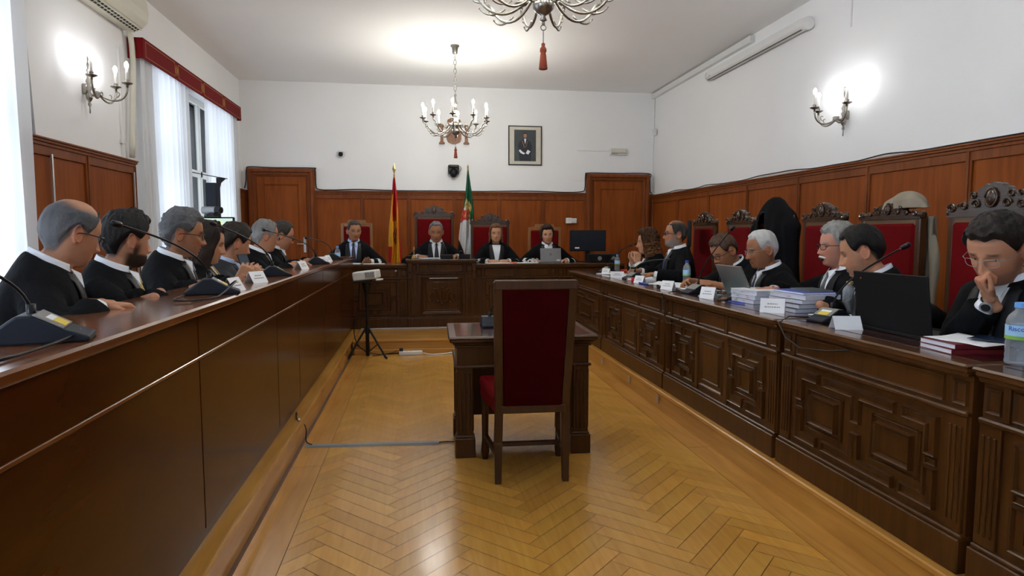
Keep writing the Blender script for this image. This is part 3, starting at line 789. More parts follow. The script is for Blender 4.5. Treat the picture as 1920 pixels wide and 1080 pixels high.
tag(m.build('cable_trunking', M_white), 'thin white trunking on the wall right of the left wall lamp', 'trunking')
m = MB(); m.tube([(XL+.012, 4.80, 3.5), (XL+.012, 4.86, 2.6), (XL+.012, 4.90, 1.97)], .009, 8); tag(m.build('wall_conduit', M_lgrey), 'grey conduit down the wall beside the nearest sheer curtain', 'conduit')
for y, lb in ((5.03, 'pale metal strip on the left end of the left panelling'), (6.36, 'pale metal strip on the right end of the left panelling')):
    m = MB(); m.box(XL+.04, XL+.055, y-.008, y+.008, .6, 1.86, .002); tag(m.build('metal_strip', M_alu), lb, 'metal strip')

# candle fittings
def candle(parent, M, h=.10, lit=True, bulb=None):
    a = MB(); a.lathe([(.002, -.028), (.010, -.026), (.008, -.012), (.030, -.002), (.040, .004), (.041, .008), (.028, .006), (.012, .008), (.016, .022), (.019, .030), (.012, .031)], 20, M=M)
    d = a.build('drip_pan', M_pewter, parent, smooth=True)
    b = MB(); b.lathe([(.0105, .026), (.0105, .026+h), (.008, .028+h)], 12, M=M); b.build('candle_sleeve', M_candle, d, smooth=True)
    c = MB(); z = .026+h; c.lathe([(.009, z), (.013, z+.012), (.016, z+.026), (.013, z+.040), (.006, z+.052), (.001, z+.056)], 12, M=M)
    c.build('bulb', (bulb or M_bulb) if lit else M_candle, d, smooth=True)
def sconce(label, loc, rz):
    s_ = thing('wall_lamp', label, 'wall lamp', loc, rz, 'three armed candle wall lamps')
    b = MB(); b.lathe([(.002, -.20), (.006, -.19), (.004, -.15), (.014, -.13), (.008, -.11), (.020, -.09), (.028, -.06), (.012, -.03), (.024, 0), (.012, .02), (.022, .05), (.010, .08), (.016, .10), (.007, .12), (.014, .135), (.006, .15), (.010, .18), (.004, .2)], 14, (0, .045, 0))
    b.box(-.02, .02, 0, .04, -.05, .03, .006)
    b.tube([(0, .045, .19), (.012, .05, .21), (0, .045, .24), (-.012, .045, .22), (0, .045, .20)], .003, 6); b.build('back_stem', M_pewter, s_, smooth=True)
    k = MB(); k.box(-.022, .022, .10, .14, -.07, -.025, .004); k.tube([(0, .04, -.06), (0, .11, -.05)], .012, 8)
    for (ex, ey, ez) in ((0, .33, .04), (-.20, .16, .05), (.20, .16, .05)):
        k.tube(bez((0, .12, -.05), (ex*.4, .12+(ey-.12)*.5, -.13), (ex, ey, -.10), (ex, ey, ez-.02), 12), .008, 8)
        k.tube(bez((ex*.6, .12+(ey-.12)*.6, -.07), (ex*.75, .12+(ey-.12)*.8, -.05), (ex*.7, .12+(ey-.12)*.7, -.02), (ex*.6, .12+(ey-.12)*.6, -.03), 8), .004, 6)
    k.build('arm', M_pewter, s_, smooth=True)
    for (ex, ey, ez) in ((0, .33, .04), (-.20, .16, .05), (.20, .16, .05)): candle(s_, T(ex, ey, ez), .095, True, M_bulbw)
    return s_
sconce('pewter candle wall lamp on the left wall below the air conditioner', (XL, 5.62, 2.45), R(-90)); sconce('pewter candle wall lamp on the bare right wall', (XR, 5.36, 2.37), R(90))

def chandelier(label, loc, lit, n=10, Rr=.40, ph=.2, chain=True):
    c = thing('chandelier', label, 'chandelier', loc, 0, 'pewter chandeliers with a tassel')
    zt = ZC-loc[2]
    a = MB(); a.lathe([(.002, zt-.11), (.03, zt-.10), (.038, zt-.03), (.055, zt-.015), (.055, zt-.002)], 18); a.build('canopy', M_pewter, c, smooth=True)
    a = MB(); z = zt-.12; k = 0
    while z > .40:
        pts = [(.016*math.cos(t*PI/6) if k % 2 else 0, 0 if k % 2 else .016*math.cos(t*PI/6), z-.03+.032*math.sin(t*PI/6)) for t in range(13)]
        a.tube(pts, .0035, 6, False); z -= .052; k += 1
    a.build('chain', M_pewter, c)
    a = MB(); a.lathe([(.003, -.13), (.02, -.12), (.010, -.10), (.035, -.085), (.055, -.06), (.058, -.035), (.04, -.02), (.065, 0), (.085, .025), (.06, .05), (.03, .07), (.045, .10), (.03, .13), (.018, .15), (.034, .19), (.022, .22), (.014, .26), (.03, .29), (.014, .32), (.008, .36), (.016, .39), (.003, .41)], 24)
    a.build('stem', M_pewter, c, smooth=True)
    for i in range(n):
        t = ph+2*PI*i/n; M = Rz(t)
        b = MB(); Q = lambda P: [M @ Vector(p) for p in P]
        b.tube(Q(bez((.06, 0, .02), (.16, 0, -.14), (Rr*.72, 0, -.10), (Rr*.86, 0, .0), 12)+bez((Rr*.86, 0, .0), (Rr*.92, 0, .05), (Rr, 0, .02), (Rr, 0, .055), 5)[1:]), .0075, 8)
        b.tube(Q(bez((Rr*.50, 0, -.062), (Rr*.62, 0, -.10), (Rr*.78, 0, -.10), (Rr*.84, 0, -.055), 8)), [.005]*6+[.004, .003, .006], 6)
        b.tube(Q(bez((Rr*.8, 0, -.03), (Rr*.92, 0, -.03), (Rr*.96, 0, -.01), (Rr*.9, 0, .015), 6)), .004, 6)
        b.tube(Q([(.10, -.018, .0), (.14, -.018, 0), (.14, -.018, .04), (.10, -.018, .04), (.10, -.018, 0)]), .004, 6); 
        b.tube(Q([(Rr, 0, .05), (Rr, 0, .075)]), [.006, .008], 8)
        b.build('arm', M_pewter, c, smooth=True)
        candle(c, M @ T(Rr, 0, .09), .10, lit)
    a = MB(); a.tube([(0, 0, -.13), (0, 0, -.145)], .008, 8)
    a.tube([(.014*math.cos(k*PI/6), 0, -.158+.014*math.sin(k*PI/6)) for k in range(13)], .003, 6); a.tube([(0, 0, -.17), (0, 0, -.245)], .003, 6); a.build('tassel_cord', M_pewter, c)
    a = MB(); a.lathe([(.003, -.235), (.010, -.24), (.009, -.255), (.017, -.265), (.018, -.28), (.013, -.287), (.016, -.30), (.020, -.34), (.023, -.37), (.019, -.372)], 20); a.build('tassel', M_tassel, c, smooth=True)
    return c
chandelier('lit chandelier of candle bulbs in front of the back wall', (.462, 8.0, 2.60), True, ph=.18)
chandelier('chandelier cut by the top of the photo, with a big terracotta tassel', (.66, 3.4, 2.53), True, ph=.45)

# right wall: trunking, screen case, small box
m = MB(); m.box(XR-.06, XR, 7.05, 10.18, 3.485, 3.56, .004); tag(m.build('cable_trunking', M_white), 'wide white trunking along the top of the right wall from the corner', 'trunking')
m = MB(); m.lathe([(.055, 0), (.055, 2.1)], 20, M=Rx(R(-90))); m.box(-.05, .06, .0, 2.1, .0, .055, .01)
scr = thing('screen_case', 'white roller screen case high on the right wall', 'projector screen', (XR-.062, 5.95, 3.34)); m.build('casing', M_white, scr, bevel=.003)
m = MB(); m.lathe([(.062, -.03), (.064, -.028), (.064, 0), (.058, .002)], 20, M=Rx(R(-90))); m.build('end_cap', M_white, scr)
m = MB(); m.lathe([(.058, 0), (.064, .0), (.064, .028), (.062, .03)], 20, (0, 2.1, 0), M=Rx(R(-90))); m.box(-.064, -.055, 2.0, 2.08, -.03, -.005); m.build('end_cap', M_white, scr)
m = MB(); m.box(-.045, -.038, .02, 2.08, -.060, -.052); m.build('slot_shadow', M_black, scr)  # thin dark strip stands for the shadow line under the roller case
m = MB(); m.box(XR-.012, XR, 5.36, 5.375, 3.13, 3.578, .002); tag(m.build('wall_conduit', M_white), 'short thin white conduit above the right wall lamp', 'conduit')
m = MB(); m.box(XR-.09, XR, 10.07, 10.09, 2.98, 2.995); m.box(XR-.06, XR-.01, 10.03, 10.10, 2.88, 2.98, .01); tag(m.build('wall_sensor', M_white), 'small white sensor in the right corner of the back wall', 'sensor')
m = MB(); m.tube([(XR-.03, 10.1, 3.48), (XR-.03, 10.1, 3.0)], .004, 6); m.tube([(XR-.035, 10.1, 2.88), (XR-.04, 10.11, 2.5), (XR-.035, 10.1, 1.98)], .004, 6); tag(m.build('sensor_cable', M_lgrey), 'thin grey cable down the right corner of the back wall', 'cable')
# back wall fittings
Y0 = YB
pf = thing('framed_portrait', 'framed portrait photograph of a person in a dark suit on the back wall', 'picture', (1.69, Y0, 2.70))
f = MB(); w_, h_ = .268, .308
for (a0, a1, b0, b1) in ((-w_, w_, h_-.014, h_), (-w_, w_, -h_, -h_+.014), (-w_, -w_+.014, -h_, h_), (w_-.014, w_, -h_, h_)): f.box(a0, a1, -.03, 0, b0, b1, .002)
f.build('frame', M_black, pf)
f = MB(); f.box(-w_+.01, w_-.01, -.02, -.002, -h_+.01, h_-.01); f.build('mat_board', plain('mat_board', (.60, .57, .48), .8), pf)
f = MB(); f.box(-.175, .175, -.022, -.02, -.245, .245); pic = f.build('photograph', plain('picture_ground', (.045, .055, .058), .5, noise_amt=.5, scale=6), pf)
def flat(name, pts, mat, y, parent):
    mm = MB(); mm.add([(x, y, z) for x, z in pts], [tuple(range(len(pts)))]); return mm.build(name, mat, parent)
ell = lambda cx, cz, rx, rz: [(cx+rx*math.cos(k*PI/10), cz+rz*math.sin(k*PI/10)) for k in range(20)]
flat('figure', [(-.10, -.10), (-.115, .0), (-.09, .06), (-.03, .10), (.03, .10), (.08, .06), (.11, 0), (.10, -.10), (.09, -.24), (-.09, -.24)], plain('picture_suit', (.012, .014, .028), .5), -.0226, pic)
flat('face', ell(0, .155, .026, .037), plain('picture_face', (.34, .19, .12), .5), -.0229, pic); flat('hair', [(-.028, .17), (-.025, .195), (0, .203), (.025, .195), (.028, .17), (.02, .182), (-.02, .182)], plain('picture_hair', (.03, .018, .012), .5), -.0231, pic)
flat('shirt', [(-.018, .105), (.018, .105), (0, .02)], M_paper, -.0230, pic); flat('glove', [(-.085, -.06), (-.04, -.10), (.0, -.12), (-.02, -.14), (-.07, -.12), (-.10, -.085)], M_paper, -.0230, pic)
flat('paper', [(.01, -.12), (.04, -.065), (.085, -.09), (.05, -.14)], M_paper, -.0231, pic)
for k in range(2): flat('chain', [(-.05+.09*k, .07), (-.045+.09*k, .075), (-.01+.02*k, -.03), (-.015+.02*k, -.035)], M_gold, -.0231, pic)
eb = thing('emergency_light', 'white emergency light box on the back wall above the right door', 'emergency light', (3.22, Y0, 2.63))
f = MB(); f.box(-.14, .14, -.05, 0, -.055, .055, .008); f.build('housing', M_white, eb)
f = MB(); f.box(-.13, .13, -.056, -.049, -.02, .045, .006); f.build('diffuser', M_cream, eb)
f = MB(); f.box(-.12, .12, -.058, -.055, -.028, -.020); f.box(-.12, -.02, -.054, -.049, -.044, -.036); f.build('strip', plain('grey_print', (.2, .19, .17), .6), eb)
m = MB(); m.box(2.55, 3.08, Y0-.012, Y0, 2.635, 2.65, .002); tag(m.build('wall_conduit', M_white), 'thin white conduit leading left from the emergency light', 'conduit')
dc = thing('dome_camera', 'small white dome camera on the back wall', 'security camera', (-1.16, Y0, 2.52)); f = MB()
f.lathe([(.062, 0), (.064, .02), (.055, .045), (.03, .05)], 20, M=Rx(R(90))); f.build('housing', M_white, dc, smooth=True)
f = MB(); f.ball((0, -.055, -.01), .036, 16, 10); f.build('dome', M_black, dc, smooth=True)
f = MB(); f.box(.03, .06, -.04, -.01, .0, .04, .004); f.box(-.05, .05, -.09, -.05, .02, .03, .003); f.build('bracket', M_white, dc)
pc = thing('ptz_camera', 'black pan and tilt camera on the back wall between the flags', 'camera', (.55, Y0-.09, 2.26)); f = MB()
f.box(-.085, .085, -.05, .09, .07, .11, .012); f.box(-.085, -.06, -.035, .035, -.03, .08, .008); f.box(.06, .085, -.035, .035, -.03, .08, .008); f.build('bracket', M_black, pc)
f = MB(); f.ball((0, 0, -.01), (.062, .062, .075), 20, 14); f.build('camera_body', M_black, pc, smooth=True); f = MB(); f.lathe([(.026, 0), (.026, .02), (.018, .021)], 16, (0, -.05, -.02), M=Rx(R(100))); f.build('lens', M_navy, pc, smooth=True)
f = MB(); f.tube(bez((.08, -.01, .09), (.13, 0, .1), (.13, 0, .02), (.075, 0, .0), 8), .004, 6); f.build('cable', M_blackm, pc)
th = thing('thermostat', 'white thermostat on the back panelling above the black monitor', 'thermostat', (2.44, Y0-.04, 1.515)); f = MB(); f.box(-.09, .01, -.035, 0, -.045, .045, .006); f.box(.01, .09, -.03, 0, -.04, .04, .006); f.build('housing', M_white, th)
f = MB(); f.lathe([(.022, 0), (.02, .008)], 16, (.05, -.03, 0), M=Rx(R(90))); f.box(-.07, -.02, -.038, -.034, 0, .03); f.build('dial', M_cream, th)
# carved arms behind the chandelier: a shield between two columns under a crown (plain)
ca = thing('carved_emblem', 'brown carved shield between two columns on the back wall behind the lit chandelier', 'coat of arms', (.565, Y0, 2.90))
f = MB(); sh = [(-.115, .03), (.115, .03), (.115, -.12), (.09, -.17), (.03, -.195), (0, -.20), (-.03, -.195), (-.09, -.17), (-.115, -.12)]
f.prism(sh, basis((0, 0, 0), (1, 0, 0), (0, 0, 1), (0, -1, 0)), .03)
for k in range(6): f.box(-.10+k*.035, -.088+k*.035, -.04, -.028, -.17+.03*abs(k-2.5)/2.5, .0, .003)
f.build('shield', M_stone, ca)
for sx in (-1, 1):
    f = MB(); f.lathe([(.045, -.20), (.045, -.18), (.03, -.17), (.022, -.15), (.022, .05), (.03, .06), (.036, .08), (.02, .10), (.004, .115)], 14, (sx*.19, -.03, 0)); f.build('column', M_stone, ca, smooth=False)
f = MB(); f.lathe([(.07, .06), (.075, .08), (.105, .13), (.10, .17), (.05, .20), (.01, .215)], 16, (0, -.03, 0), M=Matrix.Diagonal((1, .3, 1, 1))); f.box(-.12, .12, -.045, 0, .035, .07, .005); f.build('crown', M_stone, ca)
# black cables sagging round the cornice and doors
def cable(label, pts, r=.004, mat=None, name='cable', cat='cable', group=None):
    mm = MB(); P = [Vector(p) for p in pts]; Q = []
    for i in range(len(P)-1):
        a = P[max(0, i-1)]; b = P[i]; c = P[i+1]; d = P[min(len(P)-1, i+2)]
        for k in range(6):
            t = k/6; Q.append(.5*((2*b)+(c-a)*t+(2*a-5*b+4*c-d)*t*t+(3*b-3*c+d-a)*t**3))
    Q.append(P[-1]); mm.tube(Q, r, 6); o = mm.build(name, mat or M_black, smooth=True); tag(o, label, cat, group); return o
yy = YB-.02
cable('black cable running over the left door frame and along the back cornice', [(-2.58, yy, 1.985), (-2.555, yy, 2.10), (-2.545, yy, 2.26), (-2.50, yy, 2.305), (-2.2, yy, 2.298), (-1.6, yy, 2.30), (-1.545, yy, 2.27), (-1.54, yy, 2.05), (-1.50, yy, 1.98), (-1.3, yy, 1.972), (-.9, yy, 1.985), (-.3, yy, 1.972), (.4, yy, 1.975), (1.0, yy, 1.972), (1.7, yy, 1.985), (2.3, yy, 1.972), (2.62, yy, 1.985), (2.672, yy, 2.05), (2.68, yy, 2.25), (2.74, yy, 2.285), (3.2, yy, 2.285), (3.74, yy, 2.285), (3.765, yy, 2.2), (3.775, yy, 2.0), (3.81, yy, 1.97)], .008)
rr = random.Random(3)
cable('black cable lying loosely along the top of the right wall panelling', [(XR-.03, 10.1-.33*k, 1.932+rr.choice((0, 0, .004, .018))) for k in range(30)], .006)

# ------------------------------------------------------------------ flags
def flag(label, x, y, ztop, colf, left, right, zb, finial, name='flag'):
    f = thing(name, label, 'flag', (x, y, PZ), 0, None)
    p = MB(); p.tube([(0, 0, .02), (0, 0, ztop-PZ)], .012, 10); p.build('pole', M_brass, f)
    p = MB(); p.lathe([(.16, 0), (.16, .02), (.05, .035), (.02, .06), (.018, .12)], 24); p.build('base', M_brass, f, smooth=True)
    p = MB()
    if finial: p.lathe([(.006, 0), (.012, .01), (.006, .025), (.026, .09), (.003, .17)], 4, (0, 0, ztop-PZ-.01), M=Matrix.Diagonal((1, .35, 1, 1)))
    else: p.lathe([(.006, 0), (.014, .02), (.003, .05)], 10, (0, 0, ztop-PZ-.01))
    p.build('finial', M_brass, f)
    nt_, ns = 90, 96; V = []; C = []; Fc = []
    H_ = ztop-.04-zb
    for i in range(nt_+1):
        t = i/nt_; z = ztop-.04-H_*t-PZ; l = left(t); r_ = right(t)
        for j in range(ns+1):
            s_ = j/ns; xx = l+(r_-l)*s_; amp = .012+.055*min(1, t*2.2)
            yv = amp*math.sin(s_*13+2*t+.6*math.sin(t*5))+.3*amp*math.sin(s_*29+t*3)
            xx += .010*math.sin(t*9+s_*6)*min(1, t*3)
            V.append((xx, yv-.075*min(1, t*4+.12), z)); C.append((*colf(s_, t), 1))
    W_ = ns+1
    for i in range(nt_):
        for j in range(ns): Fc.append((i*W_+j, i*W_+j+1, (i+1)*W_+j+1, (i+1)*W_+j))
    m = MB(); m.add(V, Fc); o = m.build('flag_cloth', M_vc, f, smooth=True, colors=C)
    sd = o.modifiers.new('thickness', 'SOLIDIFY'); sd.thickness = .003
    return f
RED = (.50, .012, .015); YEL = (.85, .40, .02); ORG = (.75, .22, .02)
def spain(s, t):
    if t < .16: return RED
    e = ((s-.52)/.20)**2+((t-.56)/.085)**2
    if e < 1:
        k = noise.noise(Vector((s*14, t*30, 0)))
        return (.42, .03, .02) if k > -.02 else ((.65, .45, .25) if k < -.25 else (.55, .18, .03))
    if t > .66 and s < .28-.1*(t-.66): return RED
    if s < .30-(.30-t)*0.2 and t > .2: return YEL if s > .06 else (.9, .5, .1)
    if s > .34+.75*max(0, .62-t)*0+ (t-.16)*0 and t < .42 and s < .34+.9*(.60-t)*1.6: return RED
    if s > .90: return RED
    if t > .66 and s < .36: return (.55, .1, .01)
    return YEL
flag('red and yellow flag with emblem on a spear tipped pole behind the judges', -.335, 9.35, 2.12+.02, spain,
     lambda t: -.01-.075*min(1, t*1.2)**.8-.03*t, lambda t: .012+.075*min(1, t*1.5)**.9, .62, True)
GRN = (.008, .10, .045); WHT = (.72, .74, .76); BLK = (.010, .010, .012); GLD = (.62, .44, .16)
def extrem(s, t):
    d = t-.18*s   # diagonal bands
    cr = ((s-.42)/.30)**2+((t-.30-.05*s)/.055)**2
    if cr < 1 and noise.noise(Vector((s*16, t*40, 3))) > -.22: return GLD
    if t < .36+.0*s and not (s < .35 and t > .34): return GRN
    if s > .58 and t < .50: return GRN
    if s < .62 and .36 <= t < .36+.07+.03*(1-s):
        return (.55, .03, .03) if noise.noise(Vector((s*12, t*30, 8))) > -.25 else GLD
    if s < .10 and t < .47: return (.03, .05, .25)
    if s < .62+.6*max(0, .55-t)+.5*max(0, t-.55) and t < .98: 
        return BLK if (s < -.0+2.2*(t-.62)) else WHT
    return BLK if t > .5 else GRN
def extrem2(s, t):
    if t > .80: return BLK if s < .35 else WHT
    return extrem(s, t)
flag('green, white and black flag with gold crown emblem on a pole beside the central judge', .715, 9.35, 2.26, extrem2,
     lambda t: -.008-.20*min(1, t*1.05)**1.1, lambda t: .01+.12*min(1, t*1.5), .62, False)
# ------------------------------------------------------------------ people
HEADP = [  # z, half width, front, back
    (.121, .004, .004, .004), (.119, .022, .022, .030), (.112, .038, .038, .052), (.098, .054, .056, .070), (.078, .067, .072, .084), (.055, .0745, .083, .092), (.030, .0770, .0875, .0965),
    (.010, .0765, .0860, .0965), (-.010, .0750, .0845, .0930), (-.030, .0720, .0845, .0860), (-.050, .0670, .0850, .0760), (-.070, .0610, .0840, .0650),
    (-.090, .0530, .0800, .0580), (-.104, .0450, .0730, .0550), (-.114, .0420, .0600, .0560), (-.121, .0450, .030, .060), (-.150, .0490, .022, .066), (-.180, .0530, .020, .070)]
HZ = np.array([h[0] for h in HEADP])[::-1]; HA = np.array([h[1] for h in HEADP])[::-1]; HF = np.array([h[2] for h in HEADP])[::-1]; HB = np.array([h[3] for h in HEADP])[::-1]
def head_surf(th, z, feat=True, nose=1.0):
    """th: 0 front (+Y), arrays broadcast; returns x,y"""
    a = np.interp(z, HZ, HA); f = np.interp(z, HZ, HF); b = np.interp(z, HZ, HB)
    c = np.cos(th); s = np.sin(th)
    x = a*np.sign(s)*np.abs(s)**.92; y = np.where(c > 0, f*np.abs(c)**.86, -b*np.abs(c)**.95)
    if feat:
        fr = np.clip(c, 0, 1)**.5*(c > 0); g = lambda u, w: np.exp(-(u/w)**2)
        ax = np.abs(x)
        nz = np.interp(z, [-.052, -.046, -.036, -.01, .012, .03], [0, .55, 1.0, .55, .18, 0])
        nw = np.interp(z, [-.05, -.036, -.02, .012], [.014, .0145, .010, .0085])
        y = y+fr*(.031*nose*nz*g(x, nw))
        y = y+fr*.007*g(ax-.014, .007)*g(z+.040, .008)
        y = y-fr*.0115*g(ax-.032, .017)*g(z+.000, .013)+fr*.0045*g(ax-.030, .020)*g(z-.020, .007)
        y = y+fr*.0035*g(ax-.030, .009)*g(z-.003, .0055)
        y = y+fr*.0050*g(x, .021)*(g(z+.063, .0050)+g(z+.077, .0055))-fr*.0035*g(x, .024)*g(z+.0695, .0022)
        y = y-fr*.004*g(x, .02)*g(z+.086, .005)+fr*.0065*g(x, .019)*g(z+.102, .012)
        y = y+fr*.0045*g(ax-.043, .018)*g(z+.032, .018)-fr*.003*g(ax-.030, .006)*g(z+.055, .014)
    return x, y
def head_mb(m, M, hi=1, nose=1.0, beard=0):
    nt_, nz_ = (128, 110) if hi else (72, 60)
    zs = np.concatenate([np.linspace(.1209, .10, nz_//8), np.linspace(.099, -.118, nz_-nz_//4), np.linspace(-.12, -.18, nz_//8)])
    th = np.linspace(0, 2*PI, nt_, endpoint=False)
    # denser rows of angle at the front
    th = th-.45*np.sin(th)*.9
    P = []
    for z in zs:
        x, y = head_surf(th, z, True, nose)
        if beard:
            k = np.exp(-((z+.085)/.03)**2)*(np.cos(th) > -.1)*np.clip(np.cos(th)+.3, 0, 1)
            y = y+beard*k; x = x*(1+.5*beard/.05*k*0.3)
        P.append([tuple(M @ Vector((x[i], y[i], z))) for i in range(nt_)])
    o = len(m.v); m.grid(P, True); n = len(P)
    m.f.append(tuple(o+i for i in range(nt_))[::-1]); m.f.append(tuple(o+(n-1)*nt_+i for i in range(nt_)))
    for sx in (-1, 1):
        n0 = len(m.v); m.ball((sx*.032, .0592, .0050), .0124, 14, 10)
        for i in range(n0, len(m.v)): m.v[i] = tuple(M @ Vector(m.v[i]))
    for sx in (-1, 1):   # ears
        def E(u, v, w): return M @ Vector((sx*(.0735+w+.010*max(0, -u*25)), -.014+u, -.008+v))
        pts = []
        for k in range(15):
            a = R(-75+k*24); pts.append(E(-.002-.0165*math.cos(a)*1.0-.004*math.sin(a), .030*math.sin(a), .010+.005*math.cos(a)))
        m.tube(pts, .0042, 6)
        c = []
        for k in range(9):
            a = 2*PI*k/8; c.append(E(-.004-.010*math.cos(a), .020*math.sin(a), .006))
        m.tube(c, .0050, 6); m.capsule(E(-.002, .014, .003), E(-.001, -.022, .004), .008, .007, 8)
        m.capsule(E(.004, -.026, .004), E(-.001, -.031, .006), .006, .006, 8)
HR = {}
def smoothstep(a, b, x): t = np.clip((x-a)/(b-a), 0, 1); return t*t*(3-2*t)
def hair_mb(M, spec, seed):
    """spec: zfront, zside (at the ear), zback hairline heights, thick, bald (0/1), long"""
    m = MB(); n = 150; rows = 54
    zf, zs_, zb = spec['line']; tk = spec.get('t', .012); bald = spec.get('bald', 0); lg = spec.get('long', 0); rough = spec.get('rough', .003)
    part = spec.get('part', 0)
    th = np.linspace(-PI, PI, n, endpoint=False); ath = np.abs(th)
    w1 = smoothstep(R(46), R(80), ath); w2 = smoothstep(R(100), R(150), ath)
    zmin = zf*(1-w1)+zs_*w1; zmin = zmin*(1-w2)+zb*w2
    if not lg: zmin = zmin+.022*np.exp(-((ath-R(97))/R(12))**2)   # over the ear
    zmin = zmin+.004*np.sin(th*9+seed)
    zmax = np.full(n, .1208)
    if bald: wb_ = smoothstep(R(30), R(78), ath); zmax = (zmin+.002)*(1-wb_)+wb_*(.1208-bald*(1-.75*smoothstep(R(100), R(175), ath)))
    P = []; Q = []
    for i in range(rows+1):
        t = i/rows; z = zmax+(zmin-zmax)*t
        zc = np.maximum(z, -.118)
        x, y = head_surf(th, np.minimum(zc, .1208), False)
        rad = np.hypot(x, y)
        if lg:  # falls straight from the widest point, flaring a little
            x0, y0 = head_surf(th, np.full(n, .0), False); x0 = x0*(1+spec.get('flare', .25)*np.clip(-z, 0, .4)/.12); y0 = y0*(1+spec.get('flare', .25)*np.clip(-z, 0, .4)/.12)
            x = np.where(z < 0, x0, x); y = np.where(z < 0, y0-.0*z, y)
        edge = np.minimum(smoothstep(-.02, .26, (1-t)+0*th), smoothstep(-.03, .30, t+0*th) if bald else 1)
        row = []
        for j in range(n):
            p = Vector((x[j], y[j], z[j])); nn = noise.noise(Vector((p.x*22+seed, p.y*22, p.z*(9 if not spec.get('curly') else 30))))
            n2 = noise.noise(Vector((p.x*70+seed, p.y*70, p.z*(14 if not spec.get('curly') else 80))))
            k = tk*(1+.35*nn)+rough*n2*2
            if part: k += part*max(0, math.cos(th[j]*1.0+.4))*smoothstep(.03, .09, z[j])
            if lg and z[j] < -.03: e = 1-.35*t
            else: e = edge[j] if hasattr(edge, '__len__') else edge
            k = k*e-(.004)*(1-e)
            nrm = Vector((x[j], y[j], max(0, z[j]+.01)*.9)); nrm.normalize()
            row.append(tuple(p+nrm*k))
        P.append(row)
    inner = [[tuple(Vector(p)-Vector((p[0], p[1], p[2]*.5)).normalized()*(.012 if not lg else .025)) for p in row] for row in P[::-1]]
    P2 = [[tuple(M @ Vector(p)) for p in row] for row in P+inner]
    m.grid(P2, True)
    nn = len(P2)
    for j in range(n): a = (nn-1)*n+j; b = (nn-1)*n+(j+1) % n; m.f.append((a, b, (j+1) % n, j))
    return m
def bake_remesh(mb, voxel, name, mat, parent, smooth_it=0):
    me = bpy.data.meshes.new('tmp'); me.from_pydata(mb.v, [], mb.f); me.update()
    bm = bmesh.new(); bm.from_mesh(me); bmesh.ops.recalc_face_normals(bm, faces=bm.faces); bm.to_mesh(me); bm.free()
    o = bpy.data.objects.new('tmp', me); COL.objects.link(o)
    md = o.modifiers.new('r', 'REMESH'); md.mode = 'VOXEL'; md.voxel_size = voxel; md.use_smooth_shade = True
    if smooth_it:
        s_ = o.modifiers.new('s', 'SMOOTH'); s_.iterations = smooth_it; s_.factor = .5
    dg = bpy.context.evaluated_depsgraph_get(); nm = bpy.data.meshes.new_from_object(o.evaluated_get(dg))
    bpy.data.objects.remove(o); nm.materials.clear(); nm.materials.append(mat); nm.name = name
    r_ = bpy.data.objects.new(name, nm); COL.objects.link(r_); r_.parent = parent
    return r_
def hand_mb(m, Wp, d, n_, side, curl=(.35, .4, .3), spread=.10, sc=1.0, thumb=.5, idx=None):
    """Wp wrist, d finger direction, n_ palm-facing direction, side=+1 if the thumb is on d x n_ side"""
    Wp = Vector(Wp); d = Vector(d).normalized(); n_ = Vector(n_); n_ = (n_-d*n_.dot(d)).normalized(); s = d.cross(n_)*side
    # palm
    for k, (o, l) in enumerate(((-.028, .076), (-.010, .084), (.010, .084), (.028, .080))):
        m.capsule(Wp+s*o*.75*sc+d*.005, Wp+s*o*sc+d*l*sc, .0150*sc, .0125*sc, 10)
    m.capsule(Wp-d*.03*sc, Wp+d*.03*sc, .024*sc, .021*sc, 10)
    fl = (.062, .076, .084, .074); off = (-.030, -.010, .0105, .030)
    for k in range(4):
        c = curl if idx is None or k != idx[0] else idx[1]
        L = fl[k]*sc; base = Wp+s*off[k]*sc+d*(.080 if k else .072)*sc; a = 0; p = base
        sp = s*(off[k]/.03)*spread
        for q, (f, r0, r1) in enumerate(((.45, .0095, .0086), (.30, .0086, .0078), (.25, .0078, .0066))):
            a += c[q]*2.0 if q else c[q]*1.6
            dd = (d*math.cos(a)+n_*math.sin(a)+sp*(1 if q == 0 else .6)).normalized(); e = p+dd*L*f; m.capsule(p, e, r0*sc, r1*sc, 8); p = e
    b = Wp+s*.022*sc+d*.018*sc+n_*.006
    t1 = b+(s*.72+d*.62+n_*.25*thumb).normalized()*.040*sc; m.capsule(b, t1, .0145*sc, .0110*sc, 9)
    t2 = t1+(s*(.45-.5*thumb)+d*.85+n_*.5*thumb).normalized()*.032*sc; m.capsule(t1, t2, .0108*sc, .0092*sc, 8)
    t3 = t2+(s*(.2-.6*thumb)+d*.9+n_*.45*thumb).normalized()*.024*sc; m.capsule(t2, t3, .0092*sc, .0074*sc, 8)

TORSO = [(-.01, .12, .10, .10), (0, .185, .15, .15), (.08, .20, .155, .145), (.20, .19, .15, .135), (.32, .20, .15, .13), (.42, .212, .145, .128), (.49, .214, .13, .12),
         (.53, .206, .116, .112), (.555, .185, .102, .104), (.575, .152, .088, .097), (.592, .118, .078, .090), (.604, .092, .072, .084), (.62, .08, .066, .078)]
TZ = [t[0] for t in TORSO]
def tor(z): return (np.interp(z, TZ, [t[1] for t in TORSO]), np.interp(z, TZ, [t[2] for t in TORSO]), np.interp(z, TZ, [t[3] for t in TORSO]))

